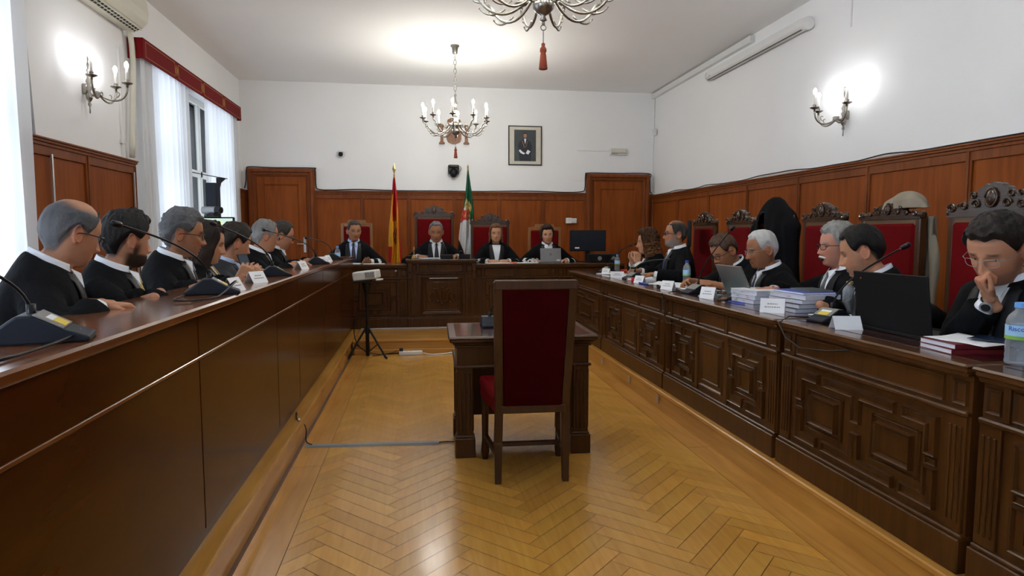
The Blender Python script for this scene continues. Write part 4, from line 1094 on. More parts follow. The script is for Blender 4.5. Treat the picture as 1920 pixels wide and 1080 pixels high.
def person(label, head, body_az, lean, head_az, pitch=0, roll=0, skin=(.50, .27, .17), hair=None, haircol=(.03, .025, .02), haircol2=None, arms=None, hi=True,
           shirt=None, tie=None, tiecol=None, robe=None, collar=True, glasses=None, beardcol=None, beard=0, moust=None, cuffs=None, cuffmat=None, lanyard=None, medal=False, size=1.0,
           vneck=.30, brow=(.05, .035, .025), watch=False, openmouth=False, wide=1.0, sidebend=0, group=None, lap=True, earring=False):
    vox = .0034 if hi == 2 else (.0045 if hi else .0062)
    seat = .45
    # spine curve, in the local frame (y forward)
    def C(z):
        n = 12; y = 0; zz = 0
        for i in range(n):
            s_ = (i+.5)/n*z; a = R(lean)*min(1.15, max(0, s_)/.58); y += math.sin(a)*z/n; zz += math.cos(a)*z/n
        return y, zz, R(lean)*min(1.15, max(0, z)/.58)
    hz_want = head[2]-PZ; sh = (R(sidebend))
    def Tm(p, k=1.0):
        x, y, z = p; cy, cz, a = C(z*k)
        zz = cz-y*math.sin(a); yy = cy+y*math.cos(a)
        return Vector((x*wide+math.sin(sh)*zz, yy, seat+zz))
    rel = -(head_az-body_az)      # yaw of the head relative to the body, counterclockwise
    Rh = Rz(R(rel)) @ Rx(R(-pitch)) @ Ry(R(roll))
    k = 1.0
    for _ in range(8):
        N0 = Tm((0, 0, .60), k); a = C(.6*k)[2]; D = Vector((0, math.sin(a), math.cos(a)))
        hc = N0+D*.024+(Rh.to_3x3() @ Vector((0, .034, .116)))*size
        k += (hz_want-hc.z)/.62
        k = max(.70, min(1.22, k))
    rz = -R(body_az); off = Rz(rz) @ Vector((hc.x, hc.y, 0))
    root = thing('person', label, 'person', (head[0]-off.x, head[1]-off.y, PZ), rz, group)
    T_ = lambda p: Tm(p, k)
    Hm = T(*hc) @ Rh @ Matrix.Scale(size, 4)
    inv = (T(root.location.x, root.location.y, PZ) @ Rz(rz)).inverted()
    # arms
    arms = arms or {}
    AR = {}
    for sx, key in ((-1, 'l'), (1, 'r')):
        S_ = T_((sx*.158, -.005, .495))
        sp = arms.get(key) or {}
        if 'w' in sp: Wp = inv @ Vector(sp['w'])
        else: Wp = Vector((sx*.15, S_.y+.26, .72-.02))
        l1, l2 = .29*min(1, k+.02), .255
        dv = Wp-S_; dist = dv.length
        if dist > l1+l2-.01: Wp = S_+dv*((l1+l2-.01)/dist); dv = Wp-S_; dist = dv.length
        pole = Vector(sp.get('pole', (sx*.9, -.25, -.55)))
        u = dv/dist; a_ = (l1*l1-l2*l2+dist*dist)/(2*dist); hh = math.sqrt(max(1e-5, l1*l1-a_*a_)); pv = (pole-u*pole.dot(u)).normalized()
        E_ = S_+u*a_+pv*hh
        AR[key] = (S_, E_, Wp, sp)
    # body: head, neck, trunk, arms, hands as one surface
    b = MB(); head_mb(b, Hm, hi, beard=beard)
    nb = Hm @ Vector((0, -.022, -.10)); nt2 = T_((0, -.005, .585))
    b.capsule(nb, nt2, .053*size, .060, 16); b.capsule(nt2, T_((0, -.01, .50)), .060, .07, 14)
    sk = MB()
    rows = []
    for z in np.linspace(.0, .59, 18):
        a, f, bb = tor(z); rows.append([tuple(T_((.86*a*math.sin(q*PI/14), (.86*f if math.cos(q*PI/14) > 0 else .86*bb)*math.cos(q*PI/14), z))) for q in range(28)])
    o0 = len(b.v); b.grid(rows, True); b.f.append(tuple(o0+i for i in range(28))[::-1]); b.f.append(tuple(o0+17*28+i for i in range(28)))
    handM = {}
    for key, (S_, E_, Wp, sp) in AR.items():
        b.capsule(S_, E_, .046, .038, 12); b.capsule(E_, Wp, .038, .024, 12)
        if sp.get('hide'): continue
        R3 = (Rz(-rz)).to_3x3()
        d = sp.get('d'); d = (R3 @ Vector(d)) if d else (Wp-E_).normalized()
        n_ = R3 @ Vector(sp.get('n', (0, 0, -1)))
        side = 1 if key == 'l' else -1
        if 'flip' in sp: side = -side
        hand_mb(b, Wp, d, n_, side, sp.get('curl', (.25, .25, .2)), sp.get('spread', .10), sp.get('sc', 1.0), sp.get('thumb', .5), sp.get('idx'))
    if lap:
        for sx in (-1, 1):
            b.capsule((sx*.08, .05, seat+.08), (sx*.09, .27, seat+.06), .065, .05, 10); b.capsule((sx*.09, .27, seat+.06), (sx*.09, .13, .10), .048, .032, 10)
    body = bake_remesh(b, vox, 'body', M_skinm, root)
    me = body.data; co = np.empty(len(me.vertices)*3); me.vertices.foreach_get('co', co); co = co.reshape(-1, 3)
    Hi = np.array(Hm.inverted()); q = co @ Hi[:3, :3].T+Hi[:3, 3]
    col = np.ones((len(co), 4)); col[:, :3] = skin
    x, y, z = q[:, 0], q[:, 1], q[:, 2]; ax = np.abs(x)
    def mixc(w, c): col[:, :3] = col[:, :3]*(1-w[:, None])+np.array(c)*w[:, None]
    s_ = np.array(skin)
    if hair:
        th_ = np.arctan2(x, y); at_ = np.abs(th_); zf, zs_, zb = hair['line']; zs_ = max(zs_, -.02) ; zb = max(zb, -.09)
        w1_ = smoothstep(R(46), R(80), at_); w2_ = smoothstep(R(100), R(150), at_)
        zm = (zf*(1-w1_)+zs_*w1_)*(1-w2_)+zb*w2_+.022*np.exp(-((at_-R(97))/R(12))**2)
        hw = smoothstep(-.012, .012, z-zm)*(z > -.12)*(np.hypot(x, y) < .12)
        if hair.get('bald'): zx = np.where(at_ > R(40), .1208-hair['bald']*(1-.75*smoothstep(R(100), R(175), at_)), -.2); hw = hw*smoothstep(.015, -.02, z-zx)
        mixc(hw*.88, haircol)
    face = (y > .03) & (z > -.13) & (z < .13) & (ax < .09)
    mixc(face*np.exp(-((ax-.042)/.02)**2-((z+.035)/.02)**2)*.35, s_*np.array((1.12, .72, .68)))
    mixc(face*np.exp(-(x/.016)**2-((z+.038)/.014)**2)*.35, s_*np.array((1.1, .72, .7)))
    lip = face*(ax < .026)*np.exp(-((z+.070)/.0085)**4)*(y > .07)*np.clip(1-(ax/.027)**4, 0, 1); mixc(lip*.65, s_*np.array((.80, .42, .42)))
    mixc(face*(ax < .025)*np.exp(-((z+.0695)/.0018)**2)*.7, s_*.25)
    if beardcol is not None:
        bw = smoothstep(-.050, -.066, z)*smoothstep(-.035, .0, y)*smoothstep(-.145, -.125, z)*(ax < .095)
        side_ = smoothstep(-.005, .01, y)*smoothstep(.045, .015, y)*smoothstep(.0, -.03, z)*(ax > .05)*(z > -.13)
        mouth = np.exp(-(x/.020)**4)*np.exp(-((z+.071)/.009)**4)
        bw = np.maximum(bw, side_)*(1-mouth*.9)*beardcol[3]; mixc(np.clip(bw, 0, 1), beardcol[:3])
    mixc(face*np.exp(-((ax-.032)/.017)**4)*np.exp(-((z-.0235-.003*np.cos(ax*60))/.0045)**4)*.85, brow)
    mixc(face*np.exp(-((ax-.032)/.014)**4)*np.exp(-((z+.001)/.0035)**2)*.55, (.06, .035, .03))  # dark eye shading painted into the skin colour
    mixc(((ax > .07) & (z < .03) & (z > -.045) & (y > -.05) & (y < .02))*.25, s_*np.array((1.15, .7, .65)))
    at = me.color_attributes.new('col', 'FLOAT_COLOR', 'POINT'); at.data.foreach_set('color', col.astype(np.float32).reshape(-1))
    # eyes
    for sx in (-1, 1):
        e = MB(); e.ball((0, 0, 0), .0112, 14, 10); e.v = [tuple(Hm @ (Vector(v)+Vector((sx*.032, .0600, -.001)))) for v in e.v]; eo = e.build('eye', plain('eye_white', (.55, .53, .50), .25), root, smooth=True)
        e = MB(); e.lathe([(.0055, 0), (.004, .0012), (.001, .0016)], 12, M=Hm @ T(sx*.032, .0703, -.002) @ Rx(R(-90+6))); e.build('iris', plain('dark_iris', (.03, .018, .01), .15), eo, smooth=True)
        if pitch > 18 or hi == 0:
            pass
    # hair
    if hair:
        hm = hair_mb(Hm, hair, hash(label) % 97 if False else sum(map(ord, label)) % 97)
        ncol = len(hm.v); hc1 = np.array(haircol); hc2 = np.array(haircol2 if haircol2 is not None else [c*1.8 for c in haircol])
        cc = np.ones((ncol, 4), dtype=np.float32); Hinv = Hm.inverted()
        for i, v in enumerate(hm.v):
            p = Hinv @ Vector(v); w_ = .5+.9*noise.noise(Vector((p.x*45, p.y*45, p.z*12)))
            if haircol2 is not None: w_ = .35*w_+.65*smoothstep(.05, -.03, np.float64(p.z))
            w_ = min(1, max(0, w_)); cc[i, :3] = hc1*(1-w_)+hc2*w_
        hm.build('hair', M_hairm, root, smooth=True, colors=cc)
    if moust is not None:
        mm = MB(); P = [Hm @ Vector((xx, .098-abs(xx)**1.5*3.2, -.056-abs(xx)*.30)) for xx in np.linspace(-.032, .032, 9)]
        mm.tube(P, [.004, .007, .008, .008, .007, .008, .008, .007, .004], 8, flat=.8); mm.build('moustache', plain('moustache', moust, .8, bump=.5, bscale=250), root, smooth=True)
    if openmouth:
        mm = MB(); mm.ball((0, 0, 0), (.014, .008, .010), 12, 8); mm.v = [tuple(Hm @ (Vector(v)+Vector((0, .087, -.074)))) for v in mm.v]; mm.build('open_mouth', plain('mouth_inside', (.03, .006, .006), .5), root, smooth=True)
    if glasses:
        gm = {'dark': M_black, 'blue': plain('blue_frame', (.01, .03, .12), .3), 'thin': M_lgrey, 'brown': plain('brown_frame', (.06, .03, .015), .3)}[glasses]
        g = MB(); rr = .0011 if glasses == 'thin' else .0019
        fy = .0985
        for sx in (-1, 1):
            pts = []
            for kq in range(25):
                a = 2*PI*kq/24; xx = sx*.033+.0235*(abs(math.cos(a))**.7)*(1 if math.cos(a) > 0 else -1); zz = -.003+.0155*(abs(math.sin(a))**.75)*(1 if math.sin(a) > 0 else -1)
                pts.append(Hm @ Vector((xx, fy-max(0, abs(xx)-.02)**1.2*.55, zz)))
            g.tube(pts, rr, 6)
            g.tube([Hm @ Vector((sx*.056, fy-.012, .004)), Hm @ Vector((sx*.074, .07, .004)), Hm @ Vector((sx*.082, .01, .002)), Hm @ Vector((sx*.083, -.015, -.004)), Hm @ Vector((sx*.081, -.03, -.02))], rr*1.1, 6)
        g.tube([Hm @ Vector((-.0095, fy, .001)), Hm @ Vector((0, fy+.002, .004)), Hm @ Vector((.0095, fy, .001))], rr, 6)
        go = g.build('glasses', gm, root, smooth=True)
        for sx in (-1, 1):
            l = MB(); l.lathe([(.020, 0), (.020, .0008)], 16, M=Hm @ T(sx*.033, fy-.003, -.003) @ Rx(R(-90)) @ Matrix.Diagonal((1.1, .72, 1, 1))); l.build('lens', M_lens, go)
    # robe / jacket : torso, sleeves, lap as one cloth
    rb = MB(); rows = []; nz_ = 40; na = 48
    zs = np.linspace(-.005, .605, nz_)
    for z in zs:
        a, f, bb = tor(z); rows.append([])
        for q_ in range(na):
            t = 2*PI*q_/na; s1, c1 = math.sin(t), math.cos(t)
            rows[-1].append(tuple(T_((a*abs(s1)**.85*(1 if s1 > 0 else -1), (f if c1 > 0 else bb)*abs(c1)**.85*(1 if c1 > 0 else -1), z+.030*(1-c1)/2*max(0, min(1, (z-.53)/.06))))))
    o0 = len(rb.v); rb.grid(rows, True); rb.f.append(tuple(o0+i for i in range(na))[::-1]); rb.f.append(tuple(o0+(nz_-1)*na+i for i in range(na)))
    is_robe = robe is None or robe == 'robe'
    for key, (S_, E_, Wp, sp) in AR.items():
        u = (Wp-E_).normalized(); L = (Wp-E_).length; end = E_+u*(L-sp.get('bare', .045))
        r0, r1, r2 = (.074, .070, .062) if is_robe else (.066, .058, .042)
        rb.capsule(S_, E_, r0, r1, 16)
        rb.capsule(E_, E_+u*.03, r1, r1*.97, 16); rb.tube([E_, E_+u*L*.4, end], [r1, r1*.92, r2], 18)
    if lap:
        for sx in (-1, 1):
            rb.capsule((sx*.09, .02, seat+.09), (sx*.095, .27, seat+.07), .095, .08, 14); rb.tube([(sx*.095, .27, seat+.09), (sx*.095, .25, seat-.1), (sx*.09, .14, .10)], [.075, .078, .070], 14)
        rb.capsule((0, .04, seat+.08), (0, .25, seat+.05), .08, .07, 12)
    cmat = {'robe': M_robe, None: M_robe, 'suit': plain('dark_navy_suit', (.010, .012, .020), .75, noise_amt=.2, scale=14, bump=.2, bscale=45)}.get(robe, robe if not isinstance(robe, str) else None) or M_robe
    rv = .008 if hi else .011
    ro = bake_remesh(rb, rv, 'robe' if is_robe else 'jacket', cmat, root, 3)
    if lap:
        sh_ = MB()
        for sx in (-1, 1): sh_.capsule((sx*.09, .10, .05), (sx*.10, .24, .035), .042, .032, 10)
        for i in range(len(sh_.v)): sh_.v[i] = (sh_.v[i][0], sh_.v[i][1], max(.0, sh_.v[i][2]))
        sh_.build('shoes', M_satin, root, smooth=True)
    # folds
    rme = ro.data; co = np.empty(len(rme.vertices)*3); rme.vertices.foreach_get('co', co); no = np.empty(len(rme.vertices)*3); rme.vertices.foreach_get('normal', no)
    co = co.reshape(-1, 3); no = no.reshape(-1, 3); sd = sum(map(ord, label)) % 50
    for i in range(len(co)):
        p = co[i]; zf = max(0, min(1, (seat+.50*k-p[2])/.15))
        v = noise.noise(Vector((p[0]*16+sd, p[1]*16, p[2]*4)))*.012+noise.noise(Vector((p[0]*34+sd, p[1]*34, p[2]*10)))*.005
        co[i] = p+no[i]*v*(.25+.75*zf)
    rme.vertices.foreach_set('co', co.reshape(-1)); rme.update()
    # shirt front, collar, tie
    def front(xx, z, o=.0):
        a, f, bb = tor(z); t = max(0, 1-(abs(xx)/a)**2.3); return T_((xx, f*t**.5+o, z))
    if shirt is not None:
        n = 14; P = []; zb_ = .60-vneck
        for i in range(n+1):
            t = i/n; z = .600-vneck*t; wv = .060*(1-t)**.8+.004
            P.append([tuple(front(wv*(-1+2*j/8), z, .012)) for j in range(9)])
        s_m = MB(); s_m.grid(P); so = s_m.build('shirt_front', shirt, root, smooth=True)
        so.modifiers.new('t', 'SOLIDIFY').thickness = .004
        # lapels
        for sx in (-1, 1):
            P = []
            for i in range(n+1):
                t = i/n; z = .604-(vneck+.05)*t; x0 = sx*(.060*(1-min(1, t*1.02))**.8-.002); ww = (.035+.03*math.sin(t*PI*.9))
                P.append([tuple(front(x0+sx*ww*j/4, z, .018-.006*j/4)) for j in range(5)])
            lm = MB(); lm.grid(P); lo = lm.build('lapel', M_satin if is_robe else cmat, root, smooth=True); lo.modifiers.new('t', 'SOLIDIFY').thickness = .005
    if collar and shirt is not None:
        cm = MB(); P = []
        for i in range(7):
            t = i/6; row = []
            for j in range(41):
                a = R(20)+(2*PI-R(40))*j/40; bk = (1-math.cos(a))/2
                zz = .585+(.055+.040*bk)*t; rx = .086-.018*t; ryf = .074-.008*t; ryb = .080-.016*t
                ctr = T_((0, -.002, .585)).lerp(nt2+(nb-nt2)*.62, t*.62)
                q_ = T_((math.sin(a)*rx, (ryf if math.cos(a) > 0 else ryb)*math.cos(a), zz)); q0 = T_((0, 0, zz))
                row.append(tuple(ctr+(q_-q0)+Vector((0, 0, (q0.z-T_((0, 0, .585)).z)*.55))+Vector((0, -.0*t, 0))))
            P.append(row)
        cm.grid(P); co_ = cm.build('shirt_collar', shirt, root, smooth=True); co_.modifiers.new('t', 'SOLIDIFY').thickness = .004
        # collar points
        cp = MB()
        for sx in (-1, 1):
            A = front(sx*.004, .598, .022)+Vector((0, .0, .012)); B = front(sx*.050, .605, .012)+Vector((0, -.01, .018)); Cc = front(sx*.040, .562, .020); cp.add([A, B, Cc, A+Vector((0, .003, 0)), B+Vector((0, .003, 0)), Cc+Vector((0, .003, 0))], [(0, 2, 1), (3, 4, 5), (0, 1, 4, 3), (1, 2, 5, 4), (2, 0, 3, 5)])
        cp.build('collar_point', shirt, root)
    if tie is not None:
        tm = MB(); P = []
        kn = [(.602, .012), (.590, .015), (.576, .011), (.572, .012), (.50, .020), (.40, .028), (.60-vneck-.02, .032)]
        for z, wv in kn: P.append([tuple(front(wv*j, z, .020+(.006 if z > .58 else .0)+(.003 if abs(j) < .5 else 0))) for j in (-1, -.4, .4, 1)])
        tm.grid(P); to = tm.build('tie', tie, root, smooth=True); to.modifiers.new('t', 'SOLIDIFY').thickness = .006
    if lanyard is not None:
        for sx in (-1, 1):
            P = [front(sx*.058, .60, .02), front(sx*.05, .52, .026), front(sx*.032, .42, .028), front(sx*.006, .31, .028)]
            lm = MB(); lm.tube(P, .004, 6); lm.build('lanyard', lanyard, root)
    if medal:
        lm = MB(); P = front(.03, .44, .03); lm.lathe([(.014, 0), (.016, .003), (.010, .006)], 14, M=T(*P) @ Rx(R(-80))); lm.box(P.x-.008, P.x+.008, P.y-.002, P.y+.003, P.z, P.z+.06); lm.build('medal', M_red, root)
    # cuffs
    for key, (S_, E_, Wp, sp) in AR.items():
        if sp.get('hide') or cuffmat == 'none': continue
        u = (Wp-E_).normalized(); L = (Wp-E_).length
        if cuffs == 'lace':
            cmb = MB(); n = 40; P = []
            for i in range(7):
                t = i/6; q_ = E_+u*(L-.015-.155*t); rr = .036+.032*t
                ux = u.orthogonal().normalized(); uy = u.cross(ux)
                P.append([tuple(q_+(ux*math.cos(2*PI*j/n)+uy*math.sin(2*PI*j/n))*(rr+.003*math.sin(j*2.2+i))) for j in range(n)])
            cmb.grid(P, True); o_ = cmb.build('lace_cuff', cuffmat or M_lace, root, smooth=True); o_.modifiers.new('t', 'SOLIDIFY').thickness = .003
        elif shirt is not None:
            cmb = MB(); cmb.tube([Wp-u*.075, Wp-u*.035, Wp-u*.012], [.034, .033, .032], 20, False); o_ = cmb.build('shirt_cuff', shirt, root, smooth=True); o_.modifiers.new('t', 'SOLIDIFY').thickness = .003
    if watch:
        S_, E_, Wp, sp = AR[watch]; u = (Wp-E_).normalized(); cmb = MB(); cmb.tube([Wp-u*.028, Wp-u*.008], [.030, .0295], 20, False)
        wo = cmb.build('watch_strap', M_black, root, smooth=True); wo.modifiers.new('t', 'SOLIDIFY').thickness = .004
        nn = (inv.to_3x3() @ Vector((-.55, -.8, .25))); nn = (nn-u*nn.dot(u)).normalized()
        cmb = MB(); cmb.lathe([(.019, 0), (.021, .003), (.021, .008), (.016, .010)], 20, M=basis(tuple(Wp-u*.018+nn*.027), u, nn.cross(u), nn)); wf = cmb.build('watch_case', M_lgrey, wo)
        cmb = MB(); cmb.lathe([(.015, .0102), (.014, .0110)], 20, M=basis(tuple(Wp-u*.018+nn*.027), u, nn.cross(u), nn)); cmb.build('watch_face', M_black, wo)
    return root
# lace: procedural net
def lace():
    m, nt, b = newmat('white_lace'); N = nt.nodes; L = nt.links
    tc = N.new('ShaderNodeTexCoord'); vo = N.new('ShaderNodeTexVoronoi'); vo.inputs['Scale'].default_value = 75; L.new(tc.outputs['Object'], vo.inputs['Vector'])
    rp = N.new('ShaderNodeValToRGB'); rp.color_ramp.elements[0].position = .25; rp.color_ramp.elements[0].color = (.10, .10, .11, 1); rp.color_ramp.elements[1].position = .42; rp.color_ramp.elements[1].color = (.72, .72, .70, 1)
    L.new(vo.outputs['Distance'], rp.inputs[0]); L.new(rp.outputs[0], b.inputs['Base Color']); setp(b, Roughness=.8); return m
M_lace = lace()
M_lacew = plain('white_cuff_lace', (.66, .66, .64), .8, noise_amt=.3, scale=90, bump=.4, bscale=120)
SK1 = (.47, .23, .135); SK2 = (.36, .165, .085); SKF = (.50, .26, .155); SK3 = (.29, .125, .062)
def tiem(n, c): return plain('tie_'+n, c, .5, noise_amt=.1)
gry = (.075, .075, .08); gry2 = (.25, .25, .26)
HDK = {'line': (.078, .000, -.075), 't': .013, 'rough': .003}
# ---- left bench
rest = dict(n=(0, 0, -1))
person('balding person with cropped grey hair and glasses in black gown, nearest on the left', (-1.25, 2.54, 1.295), 62, 20, 38, 18, skin=SK1, hair={'line': (.09, -.005, -.085), 't': .007, 'rough': .002, 'bald': .035}, haircol=(.06, .062, .07), haircol2=(.15, .155, .165),
       arms={'l': {'w': (-1.08, 2.80, 1.03), 'hide': 1}, 'r': {'w': (-1.08, 2.36, 1.05), 'd': (.75, .65, -.12), 'n': (0, 0, -1), 'curl': (.3, .4, .3)}}, hi=2, shirt=M_shirt, tie=tiem('black', (.008, .008, .01)), glasses='dark', size=1.0, vneck=.34)
person('person with dark hair, full dark beard and yellow tie in black gown, second on left', (-1.27, 3.03, 1.268), 74, 16, 42, 10, skin=SK1, hair={'line': (.072, -.005, -.085), 't': .016, 'rough': .003, 'part': .010}, haircol=(.007, .006, .006), beardcol=(.015, .010, .008, .95), beard=.010,
       arms={'l': {'w': (-1.08, 3.3, 1.03), 'hide': 1}, 'r': {'w': (-1.10, 2.92, 1.04), 'hide': 1}}, hi=2, shirt=M_shirt, tie=tiem('yellow', (.60, .42, .06)), size=1.0, vneck=.30)
person('person with wavy grey hair and dark glasses in black gown, third on the left', (-1.22, 3.58, 1.295), 80, 14, 72, 10, skin=SK2, hair={'line': (.070, .0, -.090), 't': .017, 'rough': .005, 'curly': 1}, haircol=(.08, .08, .085), haircol2=(.16, .16, .165), beardcol=(.16, .10, .08, .25),
       arms={'l': {'w': (-1.07, 3.8, 1.03), 'hide': 1}, 'r': {'w': (-1.10, 3.42, 1.04), 'hide': 1}}, hi=2, shirt=M_shirt, tie=tiem('black', (.008, .008, .01)), medal=True, glasses='dark', size=1.02, vneck=.34)
person('woman with long dark hair and yellow lanyard over a white blouse, on the left bench', (-1.24, 4.02, 1.24), 80, 8, 76, 14, skin=SKF, hair={'line': (.075, -.20, -.24), 't': .020, 'rough': .006, 'long': 1, 'flare': .10}, haircol=(.012, .007, .005), haircol2=(.03, .015, .010),
       arms={'l': {'w': (-1.02, 4.00, 1.03), 'd': (.6, .3, .5), 'n': (-.4, .5, -.5), 'curl': (.4, .4, .3)}, 'r': {'w': (-1.0, 3.78, 1.03), 'd': (.45, .15, .8), 'n': (-.3, .9, 0), 'curl': (.45, .5, .4)}}, hi=1, shirt=M_shirt, lanyard=tiem('lanyard', (.55, .33, .05)), size=1.0, vneck=.36, collar=False)
person('person in dark suit with light blue shirt and red tie on the left bench', (-1.22, 4.52, 1.235), 76, 14, 52, 18, skin=SK1, hair={'line': (.074, -.005, -.08), 't': .016, 'rough': .003, 'part': .008}, haircol=(.012, .009, .007),
       arms={'l': {'w': (-1.07, 4.75, 1.03), 'hide': 1}, 'r': {'w': (-1.09, 4.40, 1.03), 'hide': 1}}, hi=1, shirt=M_bshirt, tie=tiem('red', (.30, .01, .015)), robe='suit', size=1.05, vneck=.34)
person('grey haired person with thin glasses in black gown, second from far end of left bench', (-1.20, 5.30, 1.28), 78, 14, 62, 12, skin=SK1, hair={'line': (.082, -.01, -.08), 't': .010, 'rough': .003}, haircol=(.14, .135, .13), haircol2=(.36, .36, .36), glasses='thin',
       arms={'l': {'w': (-1.0, 5.5, 1.05), 'd': (.8, .3, 0), 'n': (0, 0, -1)}, 'r': {'w': (-1.0, 5.18, 1.05), 'd': (.8, .4, 0), 'n': (0, 0, -1)}}, hi=1, shirt=M_shirt, tie=tiem('black', (.008, .008, .01)), size=1.03)
person('dark haired person with glasses in black gown, last at the left bench far end', (-1.20, 5.93, 1.285), 82, 12, 72, 20, skin=SK1, hair={'line': (.088, -.01, -.08), 't': .009, 'rough': .003}, haircol=(.03, .025, .022), glasses='dark',
       arms={'l': {'w': (-1.0, 6.1, 1.05), 'd': (.8, .3, 0), 'n': (0, 0, -1)}, 'r': {'w': (-1.02, 5.78, 1.05), 'd': (.8, .4, 0), 'n': (0, 0, -1)}}, hi=1, shirt=M_shirt, tie=tiem('maroon', (.05, .012, .02)), size=1.02)
# ---- judges
jz = PZ+.80; hj = dict(n=(0, 0, -1))
person('judge with glasses, blue shirt and dark tie at the left end of the judges bench', (-.815, 8.43, 1.335), 176, 8, 160, 4, skin=SK2, hair={'line': (.080, .0, -.07), 't': .012, 'rough': .003}, haircol=(.035, .03, .028), glasses='thin',
       arms={'l': {'w': (-.63, 8.22, jz), 'd': (-.5, -.75, .25), 'n': (.7, -.1, -.5), 'curl': (.25, .3, .2), 'spread': .25, 'bare': .06}, 'r': {'w': (-1.02, 8.17, jz-.0), 'd': (.1, -1, -.15), 'n': (0, 0, -1), 'bare': .06}}, hi=0, shirt=M_bshirt, tie=tiem('navy', (.012, .01, .035)), cuffs='lace', cuffmat=M_lacew, size=1.03, vneck=.36)
person('judge with grey hair and black tie on the raised middle of the bench, writing', (.225, 8.43, 1.325), 180, 8, 182, 12, skin=SK2, hair={'line': (.085, .0, -.06), 't': .010, 'rough': .003}, haircol=(.12, .12, .12), haircol2=(.28, .28, .28),
       arms={'l': {'w': (.46, 8.23, jz+.065), 'd': (-.85, -.5, -.05), 'n': (-.1, .3, -.9), 'curl': (.45, .5, .4)}, 'r': {'w': (.01, 8.22, jz+.065), 'd': (.85, -.5, -.1), 'n': (.1, .3, -.9), 'curl': (.5, .5, .4)}}, hi=0, shirt=M_shirt, tie=tiem('black', (.008, .008, .01)), cuffs='lace', cuffmat=M_lacew, size=1.08, vneck=.38, wide=1.12)
person('woman judge with straight shoulder length brown hair, hands folded, right of the raised desk', (1.01, 8.43, 1.305), 180, 8, 182, 4, skin=SKF, hair={'line': (.078, -.13, -.15), 't': .017, 'rough': .003, 'long': 1, 'flare': .10}, haircol=(.10, .045, .022), haircol2=(.16, .075, .035),
       arms={'l': {'w': (1.12, 8.17, jz), 'd': (-.9, -.35, 0), 'n': (0, .35, -.8), 'curl': (.3, .35, .3)}, 'r': {'w': (.90, 8.15, jz), 'd': (.9, -.35, 0), 'n': (0, .35, -.8), 'curl': (.3, .35, .3)}}, hi=0, shirt=M_shirt, cuffs='lace', size=1.0, vneck=.28, collar=False)
person('woman judge with short dark brown hair behind the silver grey laptop', (1.70, 8.43, 1.29), 180, 8, 184, 6, roll=4, skin=SKF, hair={'line': (.074, -.055, -.08), 't': .022, 'rough': .006, 'long': 1, 'flare': .04}, haircol=(.022, .010, .007), haircol2=(.05, .02, .013),
       arms={'l': {'w': (1.90, 8.22, jz), 'd': (-.7, -.6, 0), 'n': (0, 0, -1), 'curl': (.3, .3, .3)}, 'r': {'w': (1.50, 8.22, jz), 'd': (.7, -.6, 0), 'n': (0, 0, -1)}}, hi=0, shirt=M_shirt, cuffs='lace', size=.99, vneck=.26, collar=True)
# ---- right row
person('woman with curly auburn hair and hands clasped at her chin, in the right row', (2.32, 6.33, 1.21), -82, 24, -80, 4, skin=SKF, hair={'line': (.078, -.15, -.17), 't': .034, 'rough': .013, 'long': 1, 'curly': 1, 'flare': .35}, haircol=(.045, .018, .008), haircol2=(.15, .062, .024),
       arms={'l': {'w': (2.175, 6.20, 1.015), 'd': (.10, .22, .9), 'n': (0, 1, 0), 'curl': (.45, .55, .5), 'pole': (-.4, .3, -.9)}, 'r': {'w': (2.175, 6.34, 1.015), 'd': (.10, -.22, .9), 'n': (0, -1, 0), 'curl': (.4, .5, .5), 'pole': (.4, .3, -.9)}}, hi=1, shirt=M_shirt, cuffs='lace', cuffmat=M_lacew, size=1.0, vneck=.2, collar=False)
person('balding person with grey beard, blue glasses and blue tie, upright in the right row', (2.40, 5.78, 1.295), -78, 6, -80, -2, skin=SK2, hair={'line': (.080, -.01, -.07), 't': .006, 'rough': .002, 'bald': .012}, haircol=(.025, .02, .018), haircol2=(.06, .055, .05), beardcol=(.22, .21, .20, .85), beard=.008, glasses='blue',
       arms={'l': {'w': (2.10, 5.55, .93), 'd': (-.8, .3, 0), 'n': (0, 0, -1), 'curl': (.5, .5, .4)}, 'r': {'w': (2.12, 5.98, .94), 'd': (-.85, -.2, .1), 'n': (0, 0, -1), 'curl': (.5, .5, .4)}}, hi=1, shirt=M_shirt, tie=tiem('royal', (.012, .02, .09)), size=1.06, vneck=.36)
person('person with brown hair and glasses bowed over papers, hands joined on the desk', (2.36, 4.72, 1.165), -92, 34, -98, 32, skin=SK2, hair={'line': (.076, .0, -.08), 't': .012, 'rough': .003}, haircol=(.05, .028, .018), glasses='dark',
       arms={'l': {'w': (2.16, 4.52, .925), 'd': (-.9, .35, .05), 'n': (0, .5, -.8), 'curl': (.4, .5, .4), 'bare': .13}, 'r': {'w': (2.14, 4.78, .925), 'd': (-.9, -.35, .05), 'n': (0, -.5, -.8), 'curl': (.4, .5, .4), 'bare': .13}}, hi=1, shirt=M_shirt, tie=None, size=1.06, cuffmat='none')
person('tanned person with short white hair and thin glasses behind the open grey laptop', (2.29, 4.04, 1.19), -80, 20, -82, 12, skin=SK3, hair={'line': (.084, .005, -.07), 't': .009, 'rough': .002}, haircol=(.42, .42, .42), haircol2=(.62, .62, .62), glasses='thin', brow=(.3, .28, .26),
       arms={'l': {'w': (2.2, 3.85, .92), 'hide': 1}, 'r': {'w': (2.2, 4.2, .92), 'hide': 1}}, hi=1, shirt=M_shirt, tie=tiem('blue', (.02, .03, .07)), size=1.04)
